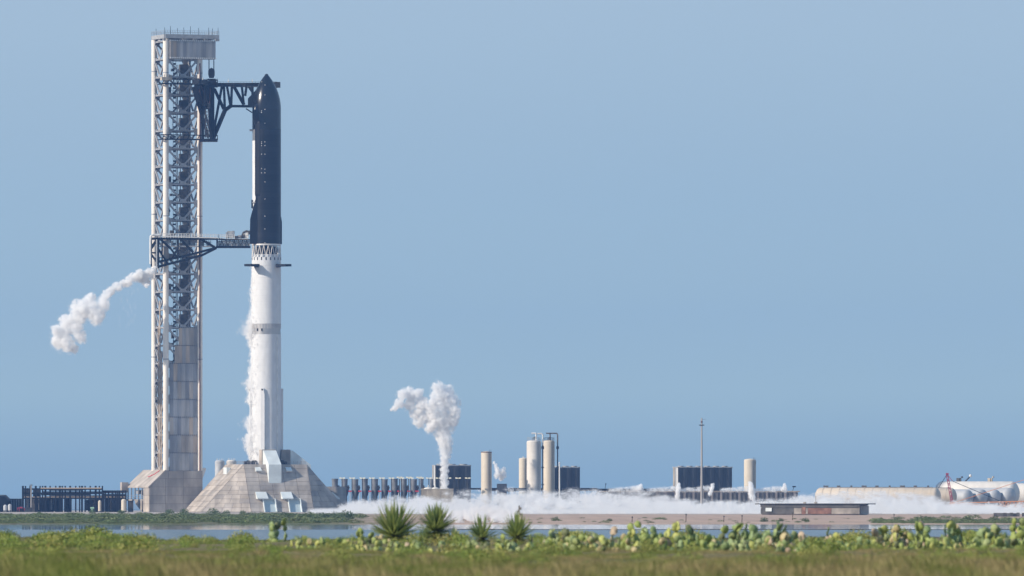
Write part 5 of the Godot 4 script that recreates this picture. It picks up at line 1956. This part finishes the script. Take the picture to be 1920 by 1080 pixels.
func steam() -> void:
	puff = puff_mesh(3000, 0.031, 0.72, 5)
	thin_puff = puff_mesh(1500, 0.036, 0.85, 6, 0.6)
	var edge_puff := puff_mesh(420, 0.034, 0.8, 7)
	var r := RandomNumberGenerator.new()
	r.seed = 99
	var plume := [[115, 626, 17], [126, 645, 14], [112, 642, 13], [150, 632, 13], [138, 610, 18], [148, 592, 18], [144, 572, 11], [165, 577, 19], [180, 592, 17], [190, 572, 15], [170, 560, 11], [200, 553, 9], [208, 545, 8], [219, 537, 8], [231, 531, 8], [243, 524, 8], [255, 519, 7], [266, 515, 7], [273, 521, 6], [272, 533, 4], [279, 510, 6], [286, 505, 4], [277, 527, 4], [291, 501, 3], [262, 514, 9], [272, 517, 9], [281, 511, 8], [268, 527, 6], [250, 521, 9], [275, 535, 4.5], [284, 520, 5], [279, 530, 4.5], [240, 531, 7], [287, 509, 6], [124, 605, 14], [105, 618, 9], [140, 655, 8], [103, 640, 8], [224, 540, 5], [262, 525, 5]]
	var pb := px_balls(plume, 2984.0, 1.14)
	var pl := copies("steam_plume", puff, M.steam, billow(pb, 34, 5, r), [], "white vapour plume drifting left and down from the tower's service arm", "vapour plume")
	ragged_edge(pl, edge_puff, pb, Vector3(-0.25, -0.3, 0), r)
	var wisps := []
	for k in 26:
		var u := r.randf()
		var p := at(lerpf(250, 236, u) + r.randfn() * 9.0, lerpf(530, 610, u) + r.randfn() * 6.0, 2984)
		wisps.append(Transform3D(Basis(Vector3.BACK, 0.5).scaled(Vector3(0.5, 1.3, 0.7) * r.randf_range(0.6, 1.5)), p))
	copies("steam_wisp", puff_mesh(70, 0.07, 0.6, 8), M.steam, wisps, [], "faint shreds of vapour sinking below the left plume", "vapour")
	var tower_steam := [[833, 915, 7], [834, 905, 7.5], [833, 895, 7.5], [833, 883, 8], [834, 870, 9], [835, 856, 10], [836, 842, 12], [835, 828, 13], [829, 815, 14], [838, 800, 16], [820, 795, 17], [806, 803, 10], [846, 780, 17], [822, 775, 20], [800, 780, 15], [786, 790, 12], [776, 776, 9], [845, 755, 17], [825, 745, 17], [822, 726, 11], [838, 736, 14], [792, 757, 13], [776, 746, 13], [766, 736, 11], [755, 741, 10], [786, 736, 8], [749, 757, 9], [741, 765, 6], [734, 768, 3], [853, 771, 10], [852, 789, 8], [808, 760, 11], [768, 760, 10], [784, 768, 10]]
	pb = px_balls(tower_steam, 3075.0, 1.14)
	pl = copies("steam_plume", puff, M.steam, billow(pb, 34, 5, r), [], "tall heart shaped white steam column rising before the left cooling unit", "vapour plume")
	ragged_edge(pl, edge_puff, pb, Vector3(-0.2, 0.1, 0), r)
	copies("steam_plume", puff, M.steam, billow(px_balls(between([[929, 874, 4.5], [933, 884, 6], [931, 893, 5], [938, 890, 5.5], [945, 880, 4.5], [944, 892, 6], [939, 899, 4.5], [926, 868, 3]], 2), 3095.0, 1.1), 20, 4, r), [], "small white puff rising beside the slim beige tank", "vapour plume")
	var vents := [[[1203, 911, 3], [1199, 914, 4], [1203, 918, 4], [1193, 916, 4]], [[1272, 909, 3.2], [1272, 915, 4], [1271, 921, 4], [1270, 927, 4], [1269, 933, 4.2]], [[1336, 908, 2.6], [1335, 914, 3.4], [1333, 920, 3.5], [1331, 927, 3.6]], [[1406, 906, 3.2], [1408, 912, 5], [1410, 919, 5.6], [1410, 927, 6], [1411, 934, 5.5]], [[1471, 908, 2.5], [1470, 914, 3.6], [1473, 919, 3.6], [1466, 917, 3]]]
	var place := ["left of the widest cooling unit", "at the left edge of the widest cooling unit", "in front of the widest cooling unit's middle", "before the cream upright tank, the largest of these jets", "right of the cream upright tank"]
	for k in 5:
		copies("steam_jet", puff, M.steam, billow(px_balls(between(vents[k], 4), 3020.0, 1.25), 16, 4, r), [], "bright white vapour jet spilling over the sheet wall %s" % place[k], "vapour jet").set_meta("group", "vapour jets along the sheet wall")
	# cold vapour falling along the left side of the booster
	var fn := FastNoiseLite.new()
	fn.frequency = 0.12
	fn.fractal_octaves = 3
	fn.seed = 3
	for layer in 2:
		var fall := []
		for k in (3200 if layer else 2400):
			var py := 500.0 + pow(r.randf(), 0.75) * 367.0
			var y := (960.0 - py) / 6.0
			var swell := (0.35 + 1.0 * smoothstep(515, 640, py)) * clampf(0.75 + 1.5 * fn.get_noise_2d(y, layer * 3.0), 0.12, 1.8)
			var a := deg_to_rad(-96.0 + r.randfn() * (20.0 if layer == 0 else 26.0))
			var rad := 4.5 + absf(r.randfn()) * (0.5 if layer == 0 else 0.85) * swell
			var sc := r.randf_range(0.22, 0.5) * (0.6 + 0.5 * swell) * (1.0 if layer == 0 else 1.3)
			fall.append(Transform3D(Basis(Vector3(r.randfn(), r.randfn(), r.randfn()).normalized(), r.randf() * TAU).scaled(Vector3(sc, sc * 1.3, sc)), Vector3(RX + sin(a) * rad, y, RZ + cos(a) * rad)))
		copies("frost_vapour", puff_mesh(1700 if layer == 0 else 420, 0.04, 0.8, 12 + layer), M.steam, fall, [], ["ragged white vapour clinging to the rocket booster's left edge", "thin outer haze of vapour drifting off the rocket booster's left edge"][layer], "vapour")
	# the bank of mist over the ground, higher and whiter in places
	var n1 := FastNoiseLite.new()
	n1.frequency = 0.02
	n1.fractal_octaves = 3
	n1.seed = 4
	var tops := [[560, 961], [640, 957], [660, 938], [720, 930], [800, 928], [880, 918], [960, 915], [1010, 920], [1060, 914], [1130, 918], [1210, 921], [1260, 932], [1330, 936], [1410, 938], [1500, 928], [1560, 922], [1600, 920], [1640, 920], [1720, 925], [1780, 937], [1850, 944], [1905, 955], [1990, 958]]
	var bank := []
	for k in 8200:
		var px := r.randf_range(585, 1985)
		var i := 0
		while i < tops.size() - 2 and tops[i + 1][0] < px:
			i += 1
		var top := lerpf(tops[i][1], tops[i + 1][1], (px - tops[i][0]) / (tops[i + 1][0] - tops[i][0]))
		var d := r.randf_range(2420, 3020)
		var p := at(px, 0, d)
		var y1 := at(px, top, 3000).y
		var lump := n1.get_noise_2d(p.x * 1.2, d * 0.5)
		var slope := smoothstep(2350, 2900, d)      # thin and low towards the water
		if lump < -0.05 + 0.10 * sin(px * 0.021) and r.randf() < 0.8:
			continue
		var s := r.randf_range(0.5, 1.5) * (0.9 + minf(lump, 0.2))
		var y := pow(r.randf(), 1.1) * maxf(y1 * slope * (0.85 + minf(lump, 0.16) * 1.25) - s * 0.4, 0.3)
		bank.append(Transform3D(Basis(Vector3.UP, r.randf() * TAU).scaled(Vector3(s * 1.9, s * 0.9, s * 1.9)), Vector3(p.x, height(p.x, d) + maxf(y, 0.15), -d)))
	for jet in [1200, 1271, 1334, 1409, 1470]:
		for k in 90:
			var u := pow(r.randf(), 1.3)
			var p := at(jet - 6.0 - 52.0 * u, 921.0 - r.randf() * 9.0 * (1.0 - 0.6 * u), 3021)
			var s := r.randf_range(0.35, 0.8)
			bank.append(Transform3D(Basis(Vector3.UP, r.randf() * TAU).scaled(Vector3(s * 1.5, s, s)), p))
	copies("ground_mist", thin_puff, M.steam, bank, [], "wide bank of white and blue grey mist lying on the ground right of the mount", "mist")
	var rolls := []
	for k in 300:
		var px := r.randf_range(640, 1975)
		var i := 0
		while i < tops.size() - 2 and tops[i + 1][0] < px:
			i += 1
		var top := lerpf(tops[i][1], tops[i + 1][1], (px - tops[i][0]) / (tops[i + 1][0] - tops[i][0]))
		var d := r.randf_range(2560, 2960)
		var p := at(px, 0, d)
		var rad := r.randf_range(1.0, 2.7)
		var y := maxf((at(px, top, 3000).y * smoothstep(2350, 2850, d) - rad * 0.95) * pow(r.randf(), 0.6), rad * 0.35)
		for j in 3:
			rolls.append([Vector3(p.x + j * rad * r.randf_range(0.6, 1.4), y - j * 0.25 * rad, -d + r.randfn()), rad * (1.0 - 0.2 * j)])
	copies("mist_roll", puff_mesh(2000, 0.03, 0.85, 16, 0.6), M.steam, billow(rolls, 9, 3, r), [], "brighter white billows rolling over the wide bank of ground mist", "mist")
	var low := []
	for k in 150:
		var u := clampf(r.randfn(), -1.5, 1.4)
		var d := r.randf_range(1720, 2250)
		var p := at(905 + u * 44.0, 0, d)
		var rad := r.randf_range(0.5, 1.15) * (1.15 - 0.25 * absf(u))
		low.append([Vector3(p.x, height(p.x, d) + r.randf() * 1.6 * maxf(0.2, 1.2 - absf(u) * 0.6) * smoothstep(1700, 1950, d) + rad * 0.3, -d), rad])
	copies("mist_roll", puff_mesh(1500, 0.036, 0.7, 19), M.steam, billow(low, 14, 4, r), [], "bright white roll of mist spilling to the water behind the small yuccas", "mist")


# ------------------------------------------------------------------ foreground: grass, prickly pears, yuccas

func yucca(px: float, d: float, hgt: float, n: int, trunk: float, spread: float, label: String, tone: int, r: RandomNumberGenerator) -> void:
	var p := at(px, 0, d)
	var t := thing("yucca", label, "yucca", Vector3(p.x, height(p.x, d) - 0.05, p.z), 0.0, "yuccas")
	var b := B.new()
	b.tube(Vector3(0, 0, 0), Vector3(0.02, trunk, 0), 0.13, 0.10, 9)
	obj("trunk", b, M.trunk, t)
	var blade := B.new()
	var rows := [[0.0, 0.03], [0.3, 0.042], [0.7, 0.028], [1.0, 0.0]]
	for k in 3:
		var y0: float = rows[k][0]
		var y1: float = rows[k + 1][0]
		var w0: float = rows[k][1]
		var w1: float = rows[k + 1][1]
		var z0 := -0.16 * y0 * y0 * 0.6
		var z1 := -0.16 * y1 * y1 * 0.6
		for s in [-1.0, 1.0]:
			blade.quad(Vector3(0, y0, z0), Vector3(s * w0, y0, z0 + w0 * 0.5), Vector3(s * w1, y1, z1 + w1 * 0.5), Vector3(0, y1, z1), null)
	var bm := blade.mesh()
	for k in n:
		var u := (k + 0.5) / n
		var az := k * 2.39996 + r.randfn() * 0.12
		var lean := acos(lerpf(0.995, cos(spread), u)) + r.randfn() * 0.08
		var len := hgt * r.randf_range(0.82, 1.06) * (1.0 - 0.08 * u)
		var q := Basis(Vector3.UP, az) * Basis(Vector3.RIGHT, lean)
		put("leaf", bm, M.yucca[(tone + (0 if r.randf() < 0.6 else 1 + r.randi() % 3)) % 4], t, Transform3D(q.scaled_local(Vector3(1.25, len, len)), Vector3(0, trunk * (1.0 - 0.25 * u), 0)))
	for k in n / 5:
		var az := r.randf() * TAU
		var q := Basis(Vector3.UP, az) * Basis(Vector3.RIGHT, r.randf_range(2.2, 2.8))
		put("dead_leaf", bm, M.dead_leaf, t, Transform3D(q.scaled_local(Vector3(1.2, hgt * 0.5, hgt * 0.5)), Vector3(0, trunk * 0.85, 0)))


var pad_mesh: Array = []


func cactus(px: float, d: float, tall: float, n: int, label: String, group: String, r: RandomNumberGenerator, tone := -1) -> void:
	var p := at(px, 0, d)
	var t := thing("prickly_pear", label, "cactus", Vector3(p.x, height(p.x, d) - 0.06, p.z), 0.0, group)
	var ends := []
	var base_tone: int = [0, 1, 2, 5, 0, 2, 5, 3][r.randi() % 8] if tone < 0 else tone
	for k in n:
		var from := Vector3(r.randfn() * 0.22, 0, r.randfn() * 0.2)
		var up := Vector3(r.randfn() * 0.3, 1, r.randfn() * 0.3).normalized()
		var s := r.randf_range(0.75, 1.15) * clampf(tall / 0.5, 0.7, 1.0) * 0.98
		if k > 1 and r.randf() < 0.72:
			var e: Array = ends[r.randi() % ends.size()]
			if e[0].y < tall:
				from = e[0]
				up = (e[1] + Vector3(r.randfn() * 0.45, 0.35, r.randfn() * 0.45)).normalized()
				s *= 0.92
		var face := up.cross(Vector3(r.randfn() * 0.5, 0.05, 1.0).normalized()).normalized()
		if r.randf() < 0.4:
			face = up.cross(Vector3(1.0, 0.05, r.randfn() * 0.6).normalized()).normalized()
		var q := Basis(face, up, face.cross(up).normalized())
		put("pad", pad_mesh[r.randi() % 3], M.pad[(base_tone if r.randf() < 0.6 else [0, 1, 2, 5, 4, 0, 2, 3, 6][r.randi() % 9])], t, Transform3D(q.scaled_local(Vector3.ONE * s), from))
		ends.append([from + up * 0.30 * s + face * r.randf_range(-0.07, 0.07), up])


func foreground() -> void:
	var r := RandomNumberGenerator.new()
	r.seed = 12
	for k in 3:
		var b := B.new()
		var rows := 8
		var prof := []
		for i in rows + 1:
			var u := float(i) / rows
			prof.append([u * 0.34, (0.115 + 0.02 * k) * sqrt(maxf(0.0, sin(PI * pow(u, 0.8 - 0.08 * k)))) + (0.02 if i == 0 else 0.0)])
		for i in rows:
			for j in 12:
				var pt := []
				for w in [[i, j], [i, j + 1], [i + 1, j + 1], [i + 1, j]]:
					var a: float = TAU * w[1] / 12.0
					pt.append(Vector3(cos(a) * prof[w[0]][1], prof[w[0]][0], sin(a) * prof[w[0]][1] * 0.17 + 0.012 * sin(w[0] * 1.3 + k)))
				var m := []
				for q in pt:
					m.append((Vector3(q.x * 0.25, (q.y - 0.17) * 0.2, q.z * 3.0) + Vector3(0, 0, 0.0001)).normalized())
				b.tri(pt[0], pt[1], pt[2], m[0], m[1], m[2])
				b.tri(pt[0], pt[2], pt[3], m[0], m[2], m[3])
		pad_mesh.append(b.mesh())
	yucca(740, 312, 1.14, 210, 0.36, 2.05, "largest yucca with tall fan of long narrow leaves, left of the others", 0, r)
	yucca(818, 320, 0.92, 160, 0.62, 2.1, "second largest yucca, dark trunked, right of the largest one", 2, r)
	yucca(903, 303, 0.76, 64, 0.26, 2.0, "thin grey green yucca in the middle with sparse leaves", 2, r)
	yucca(970, 302, 0.80, 100, 0.36, 2.1, "bright green yucca with a dry flower stalk, rightmost of them", 1, r)
	yucca(851, 332, 0.46, 22, 0.12, 1.4, "smallest yucca, a few thin leaves between the dark and the thin one", 2, r)
	yucca(800, 330, 0.55, 40, 0.15, 1.5, "low dark yucca at the foot of the second largest one", 2, r)
	var st := thing("flower_stalk", "dry brown flower stalk standing in the bright green yucca", "flower stalk", Vector3(at(973.5, 0, 322).x, 1.3, -322))
	var b := B.new()
	b.tube(Vector3.ZERO, Vector3(0, 1.15, 0), 0.035, 0.02, 6)
	obj("stem", b, M.trunk, st)
	for k in 6:
		b = B.new()
		b.ball(Vector3(0.05 * (1 if k % 2 else -1), 0.55 + k * 0.1, 0), Vector3(0.025, 0.05, 0.025), 7, 5)
		obj("seed_pod", b, M.trunk, st)
	# prickly pears: [px, distance, height, pads]
	var list := [[512, 330, 0.9, 12], [690, 322, 0.6, 10], [722, 322, 0.4, 6], [560, 300, 0.4, 6], [600, 296, 0.4, 7], [640, 300, 0.4, 7], [672, 280, 0.45, 8], [700, 285, 0.4, 7], [745, 284, 0.45, 8], [775, 292, 0.4, 7], [803, 283, 0.45, 8], [842, 286, 0.45, 9], [868, 290, 0.4, 7], [885, 283, 0.35, 8], [918, 284, 0.35, 8], [945, 290, 0.5, 9], [950, 283, 0.35, 7], [994, 284, 0.4, 8], [1012, 292, 0.6, 10], [1030, 285, 0.55, 10], [1052, 290, 0.55, 10], [1085, 283, 0.6, 11], [1112, 290, 0.5, 8], [1143, 296, 0.75, 10], [1166, 286, 0.55, 9], [1206, 306, 1.0, 14], [1228, 312, 1.0, 9], [1258, 300, 0.8, 10], [1232, 286, 0.5, 8], [1290, 290, 0.55, 10], [1312, 286, 0.5, 9], [1345, 296, 0.8, 12], [1370, 300, 0.95, 13], [1392, 290, 0.6, 9], [1420, 302, 0.9, 12], [1446, 294, 0.7, 10], [1462, 302, 0.85, 11], [1497, 294, 0.7, 10], [1522, 290, 0.5, 8], [1560, 300, 0.55, 8], [1585, 290, 0.5, 8], [1632, 300, 0.65, 8], [1656, 306, 0.8, 9], [1684, 298, 0.8, 12], [1708, 306, 0.9, 12], [1730, 292, 0.6, 10], [1760, 292, 0.65, 11], [1790, 300, 0.85, 12], [1815, 306, 1.05, 14], [1840, 296, 0.9, 13], [1862, 304, 1.0, 13], [1880, 306, 1.2, 15], [1906, 298, 1.0, 14], [1928, 304, 1.1, 12], [1775, 280, 0.5, 8], [1850, 278, 0.5, 9], [1900, 280, 0.55, 9], [1540, 282, 0.4, 7], [1480, 280, 0.5, 8], [1400, 280, 0.45, 7], [1330, 279, 0.45, 8], [1185, 280, 0.45, 8], [1120, 279, 0.4, 7], [1072, 280, 0.5, 8], [1215, 283, 0.5, 8], [1275, 281, 0.5, 9], [1360, 284, 0.55, 9], [1436, 280, 0.5, 9], [1512, 283, 0.5, 8], [1605, 282, 0.5, 8], [1650, 284, 0.5, 9], [1692, 282, 0.55, 9], [1722, 280, 0.5, 8], [1745, 305, 0.85, 10], [1808, 283, 0.6, 10], [1872, 286, 0.65, 10], [1575, 304, 0.6, 8], [1385, 306, 0.7, 9]]
	var marks := [[0, "the pipe rack"], [300, "the launch tower"], [490, "the rocket"], [600, "the mount's dark right side"], [740, "the largest yucca"], [818, "the dark trunked yucca"], [905, "the thin grey green yucca"], [970, "the bright green yucca"], [1028, "the tall silos"], [1064, "the cooling unit right of the silos"], [1136, "the leaning rod"], [1203, "the leftmost vapour jet"], [1272, "the widest cooling unit's left edge"], [1316, "the concrete pole"], [1360, "the widest cooling unit's right edge"], [1407, "the cream upright tank"], [1440, "the flat building's window"], [1507, "the flat building's red door"], [1560, "the flat building's wall"], [1621, "the container"], [1680, "the beige lying tank's middle"], [1740, "the beige tank's round end"], [1780, "the red crane"], [1830, "the first domed tanks"], [1880, "the biggest white tank"], [1920, "the right edge of the view"]]
	var row := {}
	for e in list:
		var best := 0
		for i in marks.size():
			if absf(marks[i][0] - e[0]) < absf(marks[best][0] - e[0]):
				best = i
		var off: float = e[0] - marks[best][0]
		var side := "just left of" if off < -8.0 else "just right of" if off > 8.0 else "straight below"
		var look := "tall" if e[2] > 0.84 else "middling" if e[2] > 0.54 else "low"
		var where := "nearer" if e[1] < 285 else "farther" if e[1] > 299 else "middle"
		var label := "%s %s row prickly pear %s %s" % [look, where, side, marks[best][1]]
		row[label] = row.get(label, 0) + 1
		if row[label] > 1:
			label = "%s many padded" % ["smaller", "third"][mini(row[label] - 2, 1)] + " " + label
		cactus(e[0], e[1] * 0.92, e[2] * 0.72, roundi(e[3] * 1.5), label, "prickly pears in the foreground", r)
	# grass and low leafy cover
	var tuft := B.new()
	for k in 26:
		var a := r.randf() * TAU
		var o := Vector3(r.randfn() * 0.12, 0, r.randfn() * 0.12)
		var tip := o + Vector3(cos(a) * 0.16, r.randf_range(0.22, 0.42), sin(a) * 0.16)
		var w := Vector3(-sin(a), 0, cos(a)) * 0.012
		tuft.tri(o - w, o + w, tip, Vector3(cos(a), 0.4, sin(a)).normalized())
	var tm := tuft.mesh()
	var xfs := []
	var cols := []
	for k in 66000:
		var d := 104.0 + 160.0 * pow(r.randf(), 0.7)
		var x := r.randf_range(-1.06, 1.06) * d * 960.0 / F * 1.05
		var n := relief.get_noise_2d(x * 14.0 + 90.0, d * 1.6)
		var n2 := relief.get_noise_2d(x * 30.0, d * 5.0 + 300.0)
		var s := r.randf_range(0.6, 1.25) * (1.0 + n2 * 0.5) * (1.0 - 0.72 * smoothstep(165.0, 215.0, d))
		xfs.append(Transform3D(Basis(Vector3.UP, r.randf() * TAU).scaled(Vector3(s, s * r.randf_range(0.55, 0.85), s)), Vector3(x, height(x, d) - 0.03, -d)))
		var dry := clampf(0.42 + n * 1.7 + n2 * 0.5 + r.randfn() * 0.2 + x / d * 5.0, 0.0, 1.0)
		cols.append(Color(0.16, 0.195, 0.045).lerp(Color(0.31, 0.255, 0.125), dry) * r.randf_range(0.75, 1.2))
	copies("grass", tm, M.leaf, xfs, cols, "blurred olive and straw coloured grass in the nearest foreground", "grass")
	var clump := leaf_clump(150, 0.42, 0.36, 0.06, 9)
	xfs = []
	cols = []
	for k in 9000:
		var d := 196.0 + 154.0 * r.randf()
		var px := r.randf_range(-30, 1950)
		var x := (px - 960.0) * d / F
		var n := relief.get_noise_2d(x * 18.0 + 40.0, d * 2.0)
		if n < -0.14: continue
		if d > 255.0 and [740, 818, 903, 970].any(func(q): return absf(q - px) < 34.0 and r.randf() < 0.8): continue
		var bump := clampf(0.5 + 1.5 * relief.get_noise_2d(px * 0.35, d * 0.12 + 50.0), 0.0, 1.3)
		var s := r.randf_range(0.45, 1.0) * (0.7 + n) * (0.45 + 0.75 * bump) * (0.95 if px < 520 else 0.9) * (0.6 if d < 255.0 else 1.0)
		xfs.append(Transform3D(Basis(Vector3.UP, r.randf() * TAU).scaled(Vector3(s, s, s)), Vector3(x, height(x, d) - 0.04, -d)))
		var g := r.randf_range(0.75, 1.2)
		cols.append(Color(0.175, 0.245, 0.05).lerp(Color(0.30, 0.28, 0.09), clampf(r.randf() - 0.35 + n, 0, 1)) * g)
	copies("leafy_cover", clump, M.leaf, xfs, cols, "low leafy green cover between the grass and the water", "ground cover")
